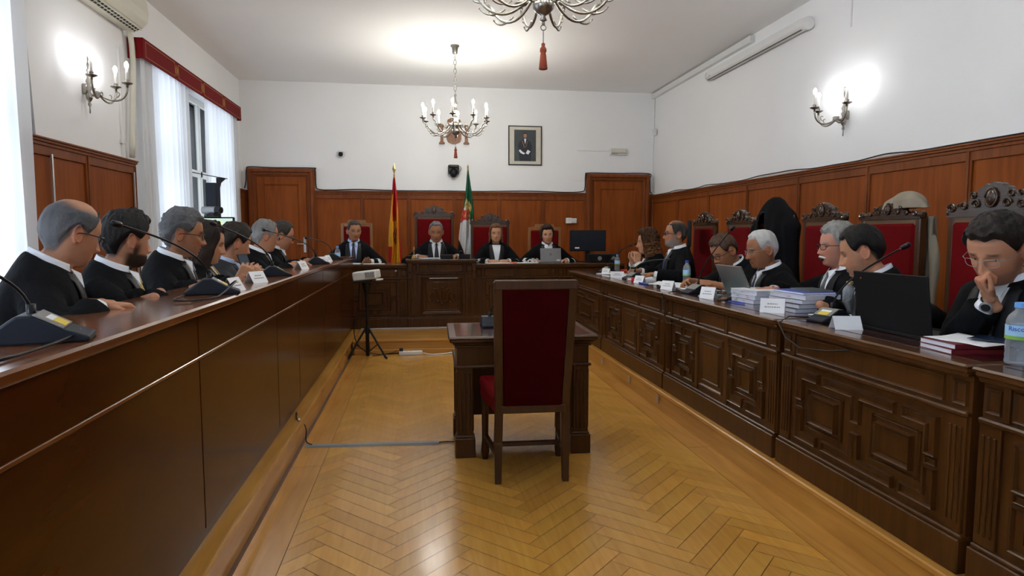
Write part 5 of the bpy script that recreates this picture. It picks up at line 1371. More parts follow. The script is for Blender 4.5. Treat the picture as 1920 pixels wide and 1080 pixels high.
person('person with thick grey hair, white moustache and open mouth in the right row', (2.50, 3.55, 1.225), -80, 14, -80, 4, skin=(.48, .22, .15), hair={'line': (.070, -.01, -.09), 't': .020, 'rough': .005}, haircol=(.20, .20, .195), haircol2=(.42, .42, .41), glasses='dark', moust=(.80, .79, .77), brow=(.25, .25, .24), openmouth=True,
       arms={'l': {'w': (2.3, 3.40, .92), 'hide': 1}, 'r': {'w': (2.19, 3.74, .945), 'd': (-.85, .2, 0), 'n': (0, 0, -1), 'curl': (.3, .35, .3)}}, hi=1, shirt=M_shirt, tie=tiem('grey', (.09, .09, .10)), size=1.06, vneck=.34)
person('person with neat black hair leaning left behind the black laptop on the right', (2.22, 2.96, 1.205), -56, 24, -54, 18, skin=SK1, hair={'line': (.076, .0, -.07), 't': .013, 'rough': .002}, haircol=(.006, .005, .005), beardcol=(.12, .08, .06, .3),
       arms={'l': {'w': (2.1, 2.75, .92), 'hide': 1}, 'r': {'w': (2.1, 3.1, .92), 'hide': 1}}, hi=2, shirt=M_shirt, tie=None, size=1.04)
person('person resting his chin on his fist, with thin glasses and wristwatch, at the right edge', (2.16, 2.13, 1.235), -96, 22, -104, 28, roll=-3, skin=SK1, hair={'line': (.070, .0, -.08), 't': .016, 'rough': .004, 'part': .006}, haircol=(.014, .010, .009), glasses='thin', beardcol=(.14, .09, .07, .3),
       arms={'l': {'w': (2.05, 1.90, .96), 'hide': 1, 'bare': -.02}, 'r': {'w': (2.10, 2.085, 1.05), 'd': (-.42, .22, .85), 'n': (.75, -.5, .45), 'curl': (.75, .75, .5), 'pole': (.5, .1, -.9)}}, hi=2, shirt=M_shirt, tie=tiem('black', (.008, .008, .01)), watch='r', size=1.08, vneck=.30)
# plain seats behind the left bench
s0 = thing('bench_chair', 'x', 'chair', (0, 0, PZ))
m = MB(); m.box(-.21, .21, -.21, .21, .38, .44, .02); m.build('seat', M_velvet_d, s0)
m = MB(); m.box(-.20, .20, -.235, -.205, .46, .74, .012); m.build('backrest', M_velvet_d, s0)
for sx in (-1, 1):
    for sy in (-1, 1):
        m = MB(); m.tube([(sx*.18, sy*.19, 0), (sx*.18, sy*.19, .38 if sy > 0 else .60)], .014, 8); m.build('leg', M_blackm, s0)
people = [o for o in COL.objects if o.name.startswith('person') and o.parent is None]
seatlab = ['low dark chair under the balding person nearest on the left', 'low dark chair under the bearded person', 'low dark chair under the person with wavy grey hair', 'low dark chair under the woman with the lanyard', 'low dark chair under the person with the red tie', 'low dark chair under the grey haired person with thin glasses', 'low dark chair under the last person on the left bench']
first = True
for i, p in enumerate(people[:7]):
    loc = p.location+Rz(p.rotation_euler.z) @ Vector((0, .02, 0))
    if i == 0: s0.location = loc; s0.rotation_euler = p.rotation_euler; s0['label'] = seatlab[0]; s0['group'] = 'chairs behind the left bench'
    else: dup(s0, loc, p.rotation_euler.z, seatlab[i], 'chairs behind the left bench')
# ------------------------------------------------------------------ things on the desks
LZ = PZ+.886; RZ_ = PZ+.7195; RZE = PZ+.718; JZ = PZ+.780
def mic(label, base, tip, rz, cab=None, lbl=True, sc=1.0):
    t = thing('desk_microphone', label, 'microphone', base, rz, 'gooseneck desk microphones'); Mi = (T(*base) @ Rz(rz)).inverted(); tp = Mi @ Vector(tip)
    b = MB(); sec = [(-.10, 0), (.10, 0), (.10, .012), (.055, .030), (.0, .062), (-.03, .062), (-.075, .028), (-.10, .012)]
    b.prism([(x*sc, y*sc) for x, y in sec], basis((-.055*sc, 0, 0), (0, 1, 0), (0, 0, 1), (1, 0, 0)), .11*sc); b.build('base', M_navy, t, bevel=.006)
    b = MB(); q = math.atan2(.032, .055)
    b.box(-.052*sc, .052*sc, 0, .062*sc, -.001, .003, .001, T(0, .0, .0625*sc) @ Rx(-q)); b.build('control_panel', M_grey, t)
    if lbl:
        b = MB(); b.box(-.03*sc, .03*sc, .034*sc, .060*sc, .003, .0042, 0, T(0, .0, .0625*sc) @ Rx(-q)); b.build('label_strip', M_yel, t)
        b = MB(); b.box(-.03*sc, .03*sc, .020*sc, .034*sc, .003, .0043, 0, T(0, .0, .0625*sc) @ Rx(-q)); b.build('label_paper', M_paper, t)
    b = MB(); s_ = Vector((0, -.012, .06)); up = Vector((0, 0, .17)); P = bez(s_, s_+up*.6, s_.lerp(tp, .45)+Vector((0, 0, .07)), tp, 16)
    b.tube(P, [.0058, .0055]+[.0040]*14+[.0045], 8); b.tube([s_-Vector((0, 0, .01)), s_+Vector((0, 0, .03))], .010, 10); b.build('gooseneck', M_black, t, smooth=True)
    dd = (P[-1]-P[-2]).normalized(); b = MB(); b.capsule(tp, tp+dd*.022, .0125, .012, 12); b.build('mic_head', M_black, t, smooth=True)
    b = MB(); b.tube([tp-dd*.012, tp-dd*.006], .0068, 10); b.build('ring', M_red, t)
    if cab:
        b = MB(); b.tube([Mi @ Vector(p) for p in cab], .0035, 6); b.build('cable', M_black, t, smooth=True)
    return t
def cb(x, y, z, sx=1):
    return bez((x, y, z+.02), (x+.10*sx, y-.06, z+.06), (x+.10*sx, y+.10, z+.02), (x+.02*sx, y+.16, z+.005), 10)
mic('gooseneck microphone at the left edge, its base nearest the camera on the left ledge', (-.90, 1.66, LZ), (-1.12, 1.42, LZ+.25), R(-72), cab=bez((-.86, 1.72, LZ+.02), (-.80, 1.72, LZ+.03), (-.80, 1.6, LZ+.006), (-.83, 1.35, LZ+.005), 8), sc=1.1)
mic('gooseneck microphone in front of the bearded person, long neck leaning left', (-.88, 2.90, LZ), (-1.04, 2.43, 1.325), R(-75), cab=bez((-.84, 2.95, LZ+.02), (-.77, 3.02, LZ+.09), (-.79, 2.86, LZ+.03), (-.80, 2.7, LZ+.006), 8)+bez((-.80, 2.7, LZ+.006), (-.82, 2.5, LZ+.006), (-.95, 2.45, LZ+.006), (-.90, 2.62, LZ+.02), 8)[1:], sc=1.1)
mic('gooseneck microphone between the woman with the lanyard and the person with the red tie', (-.88, 4.10, LZ), (-1.07, 3.60, 1.345), R(-75))
mic('gooseneck microphone whose long neck crosses before the grey haired person with thin glasses', (-.87, 5.72, LZ), (-.99, 4.36, 1.32), R(-75))
mic('gooseneck microphone at the far end of the left ledge by the bottle', (-.87, 6.75, LZ), (-.96, 5.75, 1.26), R(-75))
mic('small gooseneck microphone at the far corner of the right desks, below the black monitor', (2.12, 7.05, RZ_), (2.28, 6.75, 1.17), R(100), lbl=False, sc=.9)
mic('gooseneck microphone in front of the woman with clasped hands', (2.02, 5.85, RZ_), (2.10, 5.20, 1.08), R(100), lbl=False)
mic('tall gooseneck microphone in front of the bowed person, beside the open grey laptop', (1.98, 4.36, RZ_), (2.10, 4.10, 1.325), R(100), lbl=False, cab=[(1.9, 4.4, RZ_+.01), (1.82, 4.42, RZ_+.01), (1.745, 4.42, RZ_-.02), (1.735, 4.38, RZ_-.12), (1.73, 4.30, RZ_-.20), (1.735, 4.15, RZ_-.19), (1.74, 3.95, RZ_-.08), (1.745, 3.8, RZ_-.06)])
mic('gooseneck microphone beside the black laptop with its cable over the desk edge', (1.98, 2.84, RZ_), (2.09, 2.52, 1.235), R(100), cab=[(1.88, 2.86, RZ_+.02), (1.80, 2.9, RZ_+.02), (1.745, 2.9, RZ_-.01), (1.735, 2.82, RZ_-.07), (1.735, 2.70, RZ_-.10), (1.735, 2.5, RZ_-.08), (1.735, 2.36, RZ_-.05)])
wm = mic('black microphone base on the witness table, partly behind the tall chair', (.44, 4.02, .7135), (.68, 3.75, .93), R(0), lbl=False)

def nameplate(label, loc, rz, w=.105, h=.06, lines=2):
    p = thing('nameplate', label, 'nameplate', loc, rz, 'white paper name tents'); b = MB(); dpt = .035
    for sg in (-1, 1):
        b.add([(-w/2, sg*dpt, 0), (w/2, sg*dpt, 0), (w/2, 0, h), (-w/2, 0, h), (-w/2, sg*(dpt-.002), 0), (w/2, sg*(dpt-.002), 0), (w/2, 0, h-.003), (-w/2, 0, h-.003)], [(0, 1, 2, 3), (7, 6, 5, 4), (0, 4, 5, 1), (0, 3, 7, 4), (1, 5, 6, 2)])
    b.build('card', M_paper, p)
    # the small print is too blurred to read: grey lines of its width
    b = MB(); a = math.atan2(h, dpt); rr = random.Random(int(loc[1]*100))
    Mp = basis((0, -dpt, 0), (1, 0, 0), (0, dpt, h))
    L = math.hypot(dpt, h)
    for i in range(lines):
        yy = L*(.62-.22*i); ww = w*(.42 if i == 0 else .62); x = -ww/2
        while x < ww/2:
            l = rr.uniform(.006, .012); b.box(x, min(x+l, ww/2), yy-.0025, yy+.0025, .0002, .0008, 0, Mp); x += l+.003
    b.build('print', plain('grey_print', (.2, .19, .17), .6), p)
    return p
for lb, y, x, rz in (('white name tent on the left ledge just behind the microphone before the bearded person', 3.06, -.84, 78), ('largest name tent on the left ledge, beside the woman holding the phone', 3.56, -.86, 60),
                 ('name tent on the left ledge before the person at the far end', 4.90, -.86, 70), ('name tent on the left ledge beside the far gooseneck base', 5.86, -.86, 45), ('small beige name tent on the left ledge near the bottle', 6.25, -.86, 75)):
    nameplate(lb, (x, y, LZ), R(rz))
for lb, x, y, rz, w_, h_ in (('small white name tent at the far corner of the right desks', 2.02, 6.75, -40, .085, .055), ('white name card before the woman with clasped hands', 1.93, 6.08, -15, .13, .06), ('name tent near the blue pen on the right desks', 1.93, 5.42, -50, .09, .06),
                     ('name tent left of the tall microphone on the right desks', 1.91, 4.72, -50, .10, .065), ('name tent right of the tall microphone on the right desks', 1.90, 4.0, -50, .10, .075), ('largest name tent on the right desks, in front of the stacked books', 1.90, 3.22, -35, .125, .075),
                     ('plain white card leaning in front of the black laptop', 1.89, 2.60, -12, .12, .058)):
    nameplate(lb, (x, y, RZ_), R(rz), w_, h_, 2 if w_ != .12 else 0)

def bottle(label, loc, h=.24, r=.032, cap=M_blue, labelc=(.35, .60, .85), fill=1):
    b_ = thing('water_bottle', label, 'bottle', loc, 0, 'plastic water bottles'); b = MB(); s_ = h/.24
    prof = [(r*.9, 0), (r, .008*s_)]+[(r*(1-.05*(i % 2)), (.012+.012*i)*s_) for i in range(13)]+[(r, .17*s_), (r*.85, .19*s_), (r*.45, .212*s_), (r*.42, .225*s_)]
    b.lathe(prof, 24); b.build('bottle_body', M_bottle, b_, smooth=True)
    b = MB(); b.lathe([(r*.50, .222*s_), (r*.50, h), (r*.45, h+.002)], 18); b.build('cap', cap, b_)
    if labelc:
        b = MB(); P = [[((r+.001)*math.cos(a*PI/16), (r+.001)*math.sin(a*PI/16), z) for a in range(32)] for z in (.10*s_, .155*s_)]; b.grid(P, True); b.build('label', plain('bottle_label_%d' % int(labelc[0]*100), labelc, .5, noise_amt=.1), b_, smooth=True)
        b = MB(); P = [[((r+.0014)*math.cos(a*PI/16), (r+.0014)*math.sin(a*PI/16), z) for a in range(32)] for z in (.10*s_, .114*s_)]; b.grid(P, True); b.build('label_band', plain('green_band', (.22, .45, .06), .5), b_, smooth=True)
    return b_
nb_ = bottle('big clear water bottle with blue label at the right edge of the photo', (1.93, 1.80, RZ_), .20, .040, plain('light_blue_cap', (.12, .35, .75), .4))
cylm = text_mesh('lettering', 'Riscos', .021, plain('label_blue', (.03, .09, .45), .5), nb_, Matrix.Identity(4))
for v in cylm.data.vertices:
    a = R(-147)+v.co.x/.0415; rr_ = .0418+v.co.z; v.co = Vector((rr_*math.cos(a), rr_*math.sin(a), .118+v.co.y))
bottle('clear bottle with gold cap beside the black laptop', (2.28, 3.12, RZ_), .17, .034, plain('gold_cap', (.60, .42, .16), .35, metal=.5), None)
bottle('water bottle with dark blue cap in front of the bearded person on the right', (2.15, 4.93, RZ_), .21, .030)
bottle('water bottle at the corner by the black monitor', (2.27, 7.15, RZ_), .19, .03, plain('light_blue_cap', (.12, .35, .75), .4))
bottle('small water bottle at the left end of the judges bench', (-.98, 8.02, JZ), .22, .032, plain('light_blue_cap', (.12, .35, .75), .4))

def book(label, loc, rz, w, d, h, cover, pages=M_pages, name='book', cat='book', group=None, flags_=0):
    """spine on local -x"""
    b_ = thing(name, label, cat, loc, rz, group); b = MB()
    b.box(-w/2+.003, w/2-.003, -d/2+.003, d/2-.003, .0015, h-.0015); b.build('page_block', pages, b_)
    b = MB(); b.box(-w/2, w/2, -d/2, d/2, 0, .0018); b.box(-w/2, w/2, -d/2, d/2, h-.0018, h); b.box(-w/2, -w/2+.002, -d/2, d/2, 0, h); b.build('cover', cover, b_)
    if flags_:
        cs = [plain('pink_note', (.75, .15, .25), .6), plain('green_note', (.45, .65, .12), .6), plain('orange_note', (.8, .4, .1), .6)]
        rr = random.Random(int(loc[2]*1000+loc[1]*100))
        for i in range(flags_):
            y = rr.uniform(-d/2+.02, d/2-.02); z = rr.uniform(.3, .8)*h; b = MB(); b.box(w/2-.004, w/2+.012, y-.008, y+.008, z, z+.0012); b.build('sticky_note', cs[i % 3], b_)
    return b_
gw = 'thick bound documents in the stacks beside the grey laptop'
M_wc = plain('white_cover', (.70, .71, .76), .5); M_gc = plain('dark_grey_cover', (.035, .035, .05), .5)
for i, lb in enumerate(('lowest white document volume in the near left stack, beside the laptop', 'middle white volume in the stack beside the grey laptop, blue pen in front', 'white volume with pink notes, topmost in the stack beside the grey laptop')):
    book(lb, (2.09, 3.72, RZ_+.0275*i), R(182+3*i), .21, .26, .027, M_wc if i else M_gc, group=gw, flags_=3)
for i, lb in enumerate(('bottom volume of the thick stack behind the largest name tent', 'second volume from the bottom of the thick stack behind the largest name tent', 'third volume from the bottom of the thick stack behind the largest name tent', 'fourth volume from the bottom, the uppermost white one under the blue folder')):
    book(lb, (2.10+.006*i, 3.30-.008*i, RZ_+.0245*i), R(180+2*i), .22, .30, .024, M_gc if i < 3 else M_wc, group=gw, flags_=2 if i > 1 else 0)
book('blue folder on top of the thick stack of volumes', (2.12, 3.28, RZ_+.099), R(183), .20, .27, .012, M_blue, M_paper, 'folder', 'folder')
book('dark green folder lying on the blue folder of the thick stack', (2.17, 3.29, RZ_+.112), R(178), .14, .20, .006, plain('dark_green', (.01, .03, .03), .5), M_paper, 'folder', 'folder')
for i, lb in enumerate(('red edged booklet at the bottom of the pile by the near right bottle', 'red booklet second in the pile by the near right bottle')):
    book(lb, (1.975, 2.05, RZ_+.019*i), R(84+4*i), .17, .235, .018, plain('dark_red_cover', (.16, .01, .015), .45), M_wc, 'booklet', 'booklet', 'booklets by the black laptop')
def sheet(label, x, y, z, rz, w=.21, d=.297, mat=M_paper, n=1, curl=.0, group='papers on the desks', name='paper', cat='paper'):
    m = MB(); P = []
    for i in range(9):
        u = -1+i/4; P.append([(u*w/2, v*d/2, .002+curl*max(0, u)**2*(1+.3*v)+.001*math.sin(v*5+u*3)) for v in np.linspace(-1, 1, 9)])
    M = T(x, y, z) @ Rz(rz); P = [[tuple(M @ Vector(p)) for p in r_] for r_ in P]
    m.grid(P); o = m.build(name, mat, smooth=True); sd = o.modifiers.new('t', 'SOLIDIFY'); sd.thickness = .0012*n; sd.offset = 1
    return tag(o, label, cat, group)
sheet('white sheet lying on top of the red booklets', 1.97, 2.03, RZ_+.037, R(8), .17, .23, curl=.004)
sheet('dark blue glossy brochure lying over the white sheet by the near right bottle', 2.06, 1.98, RZ_+.045, R(30), .13, .19, plain('navy_brochure', (.012, .022, .05), .25), name='brochure', cat='brochure', group=None)
sheet('open white sheets in front of the person resting his chin on his fist', 2.22, 2.15, RZ_, R(70), .22, .30, n=3, curl=.01)
sheet('white papers beside the gold capped bottle', 2.15, 2.98, RZ_, R(20), .2, .26, n=3)
sheet('white papers by the woman with clasped hands', 2.16, 6.25, RZ_, R(12), n=6, curl=.005)
sheet('white papers at the far corner of the right desks', 2.05, 6.6, RZ_, R(30), n=4)
sheet('printed sheets under the name tent near the blue pen', 2.1, 5.2, RZ_, R(40), n=4, curl=.008); sheet('white sheet left of the bottle with dark blue cap', 2.06, 4.95, RZ_, R(-10), .2, .28, n=2)
sheet('white sheet under the joined hands of the bowed person', 2.12, 4.62, RZ_, R(5), n=3)
sheet('dark grey folder held open by the white haired person', 2.13, 3.97, RZ_+.012, R(-60), .24, .30, plain('slate_folder', (.05, .06, .07), .5), n=2, curl=.03, name='folder', cat='folder', group=None)
sheet('sheet of teal and white print beside the open grey laptop', 1.99, 4.16, RZ_, R(-30), .15, .21, plain('teal_print', (.16, .36, .40), .6), group=None)
def openbook(label, x, y, z, rz):
    o = thing('open_book', label, 'open book', (x, y, z), rz); 
    for sg in (-1, 1):
        m = MB(); P = []
        for i in range(13):
            u = i/12; P.append([(sg*u*.15, v*.11, .008+.028*math.sin(min(1, u*1.3)*PI*.55)*(1-u*.75)) for v in np.linspace(-1, 1, 5)])
        B = [[(p[0], p[1], 0) for p in r_] for r_ in P]; n = 5
        m.grid([r_+b_[::-1] for r_, b_ in zip(P, B)], True); m.build('page_block', M_paper, o, smooth=False)
openbook('thick open book lying in front of the bearded person on the right', 2.07, 5.62, RZ_, R(15)); openbook('open book of white pages between the clasped hands and the red box', 2.2, 5.98, RZ_, R(80))
m = MB(); m.box(-.035, .035, -.022, .022, 0, .03, .002); o = m.build('small_box', M_red, loc=(1.92, 5.62, RZ_)); tag(o, 'small red box with white front on the right desks', 'box'); o.rotation_euler = (0, 0, R(-70))
m = MB(); m.box(-.025, .025, -.024, -.0215, .005, .025); m.build('paper_front', M_paper, o)
m = MB(); m.box(-.10, .10, -.14, .14, 0, .016, .002); o = m.build('folder', M_red, loc=(2.42, 7.05, RZ_)); tag(o, 'red folder at the far corner of the right desks', 'folder')
def pen(label, p, q, mat=M_blue, r=.0045):
    m = MB(); m.tube([p, q], r, 8); m.tube([Vector(q), Vector(q)+(Vector(q)-Vector(p)).normalized()*.012], [r*.9, .001], 8); tag(m.build('pen', mat), label, 'pen', 'pens')
pen('thick blue marker lying on the right desks near a name tent', (1.88, 5.30, RZ_+.007), (1.90, 5.14, RZ_+.007), r=.007); pen('blue pen lying by the white volumes', (1.91, 3.74, RZ_+.006), (1.95, 3.62, RZ_+.006))
pen('pen held by the central judge', (.10, 8.13, JZ+.10), (.12, 8.10, JZ+.067)); pen('pen held by the balding person with the grey beard', (2.03, 5.93, RZ_+.15), (2.00, 5.96, RZ_+.03), M_lgrey)
m = MB(); m.box(-.035, .035, -.003, .003, 0, .145, .003); o = m.build('mobile_phone', M_black, loc=(-.95, 3.80, LZ+.012)); o.rotation_euler = (R(-25), 0, R(55)); tag(o, 'black mobile phone held by the woman with the lanyard', 'phone')
m = MB(); m.box(-.031, .031, -.0036, -.0030, .008, .137); m.build('screen', plain('phone_screen', (.05, .07, .10), .1), o)
def laptop(label, loc, rz, w, d, h, ang, shell, logo=None, kb=M_black):
    l = thing('laptop', label, 'laptop', loc, rz); b = MB(); b.box(-w/2, w/2, -d/2, d/2, 0, .016, .003); b.build('base', shell, l)
    b = MB(); b.box(-w/2+.02, w/2-.02, -d/2+.07, d/2-.02, .016, .018); b.build('keyboard', kb, l)
    M = T(0, d/2-.004, .016) @ Rx(R(ang)); b = MB(); b.box(-w/2, w/2, -.004, .004, 0, h, .003, M); sc_ = b.build('screen_lid', shell, l)
    b = MB(); b.box(-w/2+.01, w/2-.01, -.0052, -.0038, .012, h-.01, 0, M); b.build('display', M_black, sc_)
    return l, M
# local -y is the user's side, the lid stands at +y
lp, Mlid = laptop('silver grey laptop on the judges bench in front of the woman judge with short hair', (1.665, 8.10, JZ), PI, .27, .20, .175, 12, plain('laptop_silver', (.20, .20, .21), .4, metal=.4))
b = MB(); b.tube([Mlid @ Vector((.014*math.cos(k*PI/10), .0045, .095+.014*math.sin(k*PI/10))) for k in range(21)], .0012, 6); b.build('logo_ring', M_navy, lp)
text_mesh('logo', 'hp', .018, M_navy, lp, Mlid @ T(0, .0045, .095) @ Rx(R(90)) @ Ry(PI), .0006)
b = MB(); b.box(-.12, -.075, .0042, .005, .012, .026, 0, Mlid); b.build('sticker', M_paper, lp)
laptop('open grey laptop seen from behind, before the tanned white haired person', (2.20, 3.96, RZ_), R(90), .36, .20, .225, -25, plain('laptop_grey', (.14, .135, .13), .35, metal=.3))
lp, Mlid = laptop('black laptop seen from behind on the near right desk, red dot on its lid', (2.10, 2.43, RZ_), R(90), .43, .24, .245, -8, plain('laptop_black', (.004, .004, .005), .6, spec=.2))
b = MB(); b.ball(tuple(Mlid @ Vector((.165, .005, .215))), .0035, 8, 6); b.build('red_dot', M_red, lp)
# bench top things
sheet('papers under the hand of the judge on the left', -.86, 8.12, JZ, R(85), n=3); sheet('loose sheet right of the left judge', -.55, 8.05, JZ, R(95), .18, .26)
sheet('papers in front of the writing central judge', .14, 8.12, PZ+.8415, R(88), n=3); sheet('papers by the folded hands of the woman judge', 1.0, 8.02, JZ, R(92), .2, .34, n=2); sheet('papers left of the silver grey laptop', 1.34, 8.06, JZ, R(88), .2, .3, n=3)
m = MB(); m.box(-.05, .05, -.008, .008, 0, .018, .004); o = m.build('stapler', plain('orange_red', (.6, .08, .02), .4), loc=(1.18, 8.0, JZ)); tag(o, 'small orange red stapler before the woman judge with long hair', 'stapler')
be = thing('hand_bell', 'small silver and brass hand bell on the left end of the raised judges desk', 'bell', (-.06, 8.02, PZ+.8415)); m = MB(); m.lathe([(.038, 0), (.034, .008), (.026, .03), (.018, .045), (.006, .052)], 20); m.build('bell', M_brass, be, smooth=True)
m = MB(); m.lathe([(.005, .05), (.008, .07), (.005, .10), (.007, .13), (.002, .15)], 12); m.build('handle', M_brass, be, smooth=True)
mc = thing('conference_unit', 'black microphone unit on the raised desk in front of the central judge', 'microphone unit', (.34, 7.98, PZ+.8415)); m = MB(); m.prism([(-.05, 0), (.05, 0), (.05, .02), (-.03, .055), (-.05, .05)], basis((-.075, 0, 0), (0, 1, 0), (0, 0, 1), (1, 0, 0)), .15); m.build('housing', M_black, mc, bevel=.005)
m = MB(); P = bez((0, 0, .05), (0, .02, .12), (-.02, .10, .16), (-.03, .22, .19), 8); m.tube(P, .004, 6); m.build('gooseneck', M_black, mc); m = MB(); m.capsule(P[-1], P[-1]+Vector((0, .015, .004)), .009, .009, 8); m.build('mic_head', M_red, mc)
dp = thing('desk_phone', 'dark desk telephone at the right end of the raised judges desk', 'telephone', (.57, 8.12, PZ+.8415)); m = MB(); m.prism([(-.08, 0), (.08, 0), (.08, .03), (-.08, .055)], basis((-.07, 0, 0), (0, 1, 0), (0, 0, 1), (1, 0, 0)), .14); m.build('base', M_black, dp, bevel=.004)
m = MB(); m.tube([(-.045, -.08, .07), (-.045, -.04, .085), (-.045, .04, .085), (-.045, .08, .06)], [.022, .014, .014, .022], 10); m.build('handset', M_black, dp); 
cable('black cable looping down the front of the raised judges desk', [(.10, 7.83, .93), (.14, 7.81, .86), (.28, 7.805, .80), (.42, 7.81, .81), (.54, 7.815, .88), (.56, 7.83, .94)], .004)
cable('tangle of white cables left of the silver grey laptop', [(1.36, 8.1, JZ+.01), (1.40, 8.0, JZ+.05), (1.45, 8.06, JZ+.012), (1.48, 7.98, JZ+.06), (1.52, 8.08, JZ+.01), (1.42, 8.1, JZ+.04), (1.38, 8.0, JZ+.01), (1.5, 7.96, JZ+.012)], .004, M_white)
# monitor on the far right corner of the bench
mo = thing('monitor', 'black monitor at the right end of the judges bench', 'monitor', (2.23, 8.32, JZ), R(0)); m = MB(); m.box(-.245, .245, -.02, .02, .14, .42, .006); m.build('casing', M_black, mo)
m = MB(); m.box(-.23, .23, -.0215, -.019, .155, .405); m.build('panel_back', M_navy, mo); m = MB(); m.box(-.03, .03, .0, .03, .01, .2, .004); m.box(-.12, .12, -.08, .08, 0, .012, .004); m.build('stand', M_black, mo)
m = MB(); m.box(-.18, -.12, -.023, -.0212, .175, .195); m.build('sticker', M_paper, mo)
m = MB(); m.box(-.20, .20, -.08, .08, 0, .11, .006); o = m.build('radio_unit', M_black, loc=(2.36, 8.10, JZ)); tag(o, 'black electronic unit with round dials under the black monitor', 'equipment')
for x in (-.05, .13): m = MB(); m.lathe([(.028, 0), (.028, .004), (.02, .006)], 16, (x, -.08, .055), M=Rx(R(90))); m.build('dial', M_grey, o)
m = MB(); P = bez((2.52, 8.0, JZ), (2.55, 7.95, JZ+.2), (2.62, 7.9, JZ+.2), (2.72, 7.85, JZ+.24), 8); m.tube(P, .004, 6); m.capsule(P[-1], P[-1]+Vector((.02, 0, .005)), .010, .010, 8); m.lathe([(.05, -.05), (.045, .0), (.01, .01)], 14, (2.52, 8.0, JZ+.05)); tag(m.build('desk_microphone', M_black, smooth=True), 'gooseneck microphone right of the black monitor', 'microphone')
ms = thing('side_monitor', 'flat black monitor seen edge on beside the furthest right chair', 'monitor', (2.62, 6.02, PZ+.72), R(90+12)); 
ms.location = (2.56, 6.02, PZ+.7195); m = MB(); m.box(-.19, .19, -.02, .02, .34, .60, .006); m.build('casing', M_black, ms); m = MB(); m.box(-.02, .02, -.01, .01, 0, .4, .003); m.box(-.09, .05, -.06, .06, 0, .012, .003); m.build('stand', M_black, ms)
ms.location = (2.75, 6.26, PZ); ms.rotation_euler = (0, 0, R(66))
for ch in ms.children:
    for v in ch.data.vertices:
        if v.co.z > .3: v.co.z += .68
        elif v.co.z > .1: v.co.z += .7
# ------------------------------------------------------------------ robe and jacket left over chairs
def drape(name, label, cat, mat, loc, rz, w, ztop, zbot, shoulder, seed, thick=.10, hole=None, tilt=0, amp=1, ex=.55):
    m = MB(); rows = 40; n = 72; P = []
    for i in range(rows+1):
        t = i/rows; z = ztop+(zbot-ztop)*t
        hw = w/2*min(1, .08+.92*(t/shoulder)**ex) if t < shoulder else w/2*(1+.10*(t-shoulder))
        th = thick/2*min(1, (t/shoulder)**.5+.25)
        row = []
        for j in range(n):
            a = 2*PI*j/n; x = hw*abs(math.cos(a))**.75*(1 if math.cos(a) > 0 else -1); y = th*abs(math.sin(a))**.8*(1 if math.sin(a) > 0 else -1)
            f = noise.noise(Vector((x*11+seed, y*4, z*1.6)))*.030*min(1, t*3)+.006*math.sin(x*60+seed)*min(1, t*2)
            f *= amp
            row.append((x*(1+f*.4), y+f*(1 if y > 0 else -1), z+tilt*x*(1-t)*.6+.02*noise.noise(Vector((x*6, seed, 0)))*min(1, t*4)))
        P.append(row)
    m.grid(P, True); m.f.append(tuple(range(n)))
    if hole: m.f = [f_ for f_ in m.f if len(f_) > 4 or not all(hole(m.v[i]) for i in f_)]
    o = m.build(name, mat, smooth=True, loc=loc); o.modifiers.new('t', 'SOLIDIFY').thickness = .004; o.rotation_euler = (0, 0, rz); tag(o, label, cat); return o
drape('hanging_robe', 'black gown draped over a carved chair on the right, hanging to the floor', 'robe', M_robe, (2.94, 4.98, PZ), PI/2, .64, 1.45, .42, .24, 5, .21, amp=1.8, ex=.95, hole=lambda p: p[1] > .0 and .98 < p[2] < 1.33 and .0 < p[0] < .03+.50*(1.36-p[2]))
M_beige = plain('beige_cloth', (.26, .22, .165), .85, noise_amt=.12, bump=.2, bscale=60)
drape('beige_jacket', 'beige jacket draped over the carved crest of a chair on the right', 'jacket', M_beige, (2.985, 3.60, PZ), PI/2, .36, 1.405, 1.30, .95, 2, .12, tilt=-.20)
m = MB(); P = []
for i in range(24):
    t = i/23; P.append([(3.02+.015*math.sin(j*1.6+t*4)+.02*t, 3.395+.009*j-.025*t+.004*math.sin(t*9)+.006*j*t, PZ+1.25-.55*t) for j in range(7)])
m.grid(P); o = m.build('jacket_sleeve', M_beige, smooth=True); o.modifiers.new('t', 'SOLIDIFY').thickness = .02; 
o.parent = bpy.data.objects['beige_jacket']; bpy.context.view_layer.update(); o.matrix_parent_inverse = (T(2.985, 3.60, PZ) @ Rz(PI/2)).inverted()
# ------------------------------------------------------------------ projector on tripod, strip, floor cable cover
tr = thing('tripod_stand', 'black tripod stand carrying the projector in front of the judges bench', 'tripod', (-.545, 6.80, 0)); m = MB(); m.tube([(0, 0, .02), (0, 0, .30)], .020, 12); m.tube([(0, 0, .28), (0, 0, .77)], .014, 12); m.tube([(0, 0, .26), (0, 0, .33)], .026, 12); m.build('pole', M_blackm, tr)
m = MB(); m.lathe([(.022, .68), (.045, .76), (.05, .80)], 14); m.box(-.14, .14, -.10, .10, .80, .812, .003); m.build('tray', M_blackm, tr)
for k in range(3):
    a = R(-150+120*k); m = MB(); d = Vector((math.cos(a), math.sin(a), 0)); m.tube([d*.02+Vector((0, 0, .31)), d*.225+Vector((0, 0, .012))], .011, 10)
    m.tube([Vector((0, 0, .06))+d*.01, d*.125+Vector((0, 0, .15))], .006, 8); lg_ = m.build('leg', M_blackm, tr); m = MB(); m.capsule(d*.215+Vector((0, 0, .025)), d*.228+Vector((0, 0, .014)), .014, .014, 10); m.build('rubber_foot', M_black, lg_)
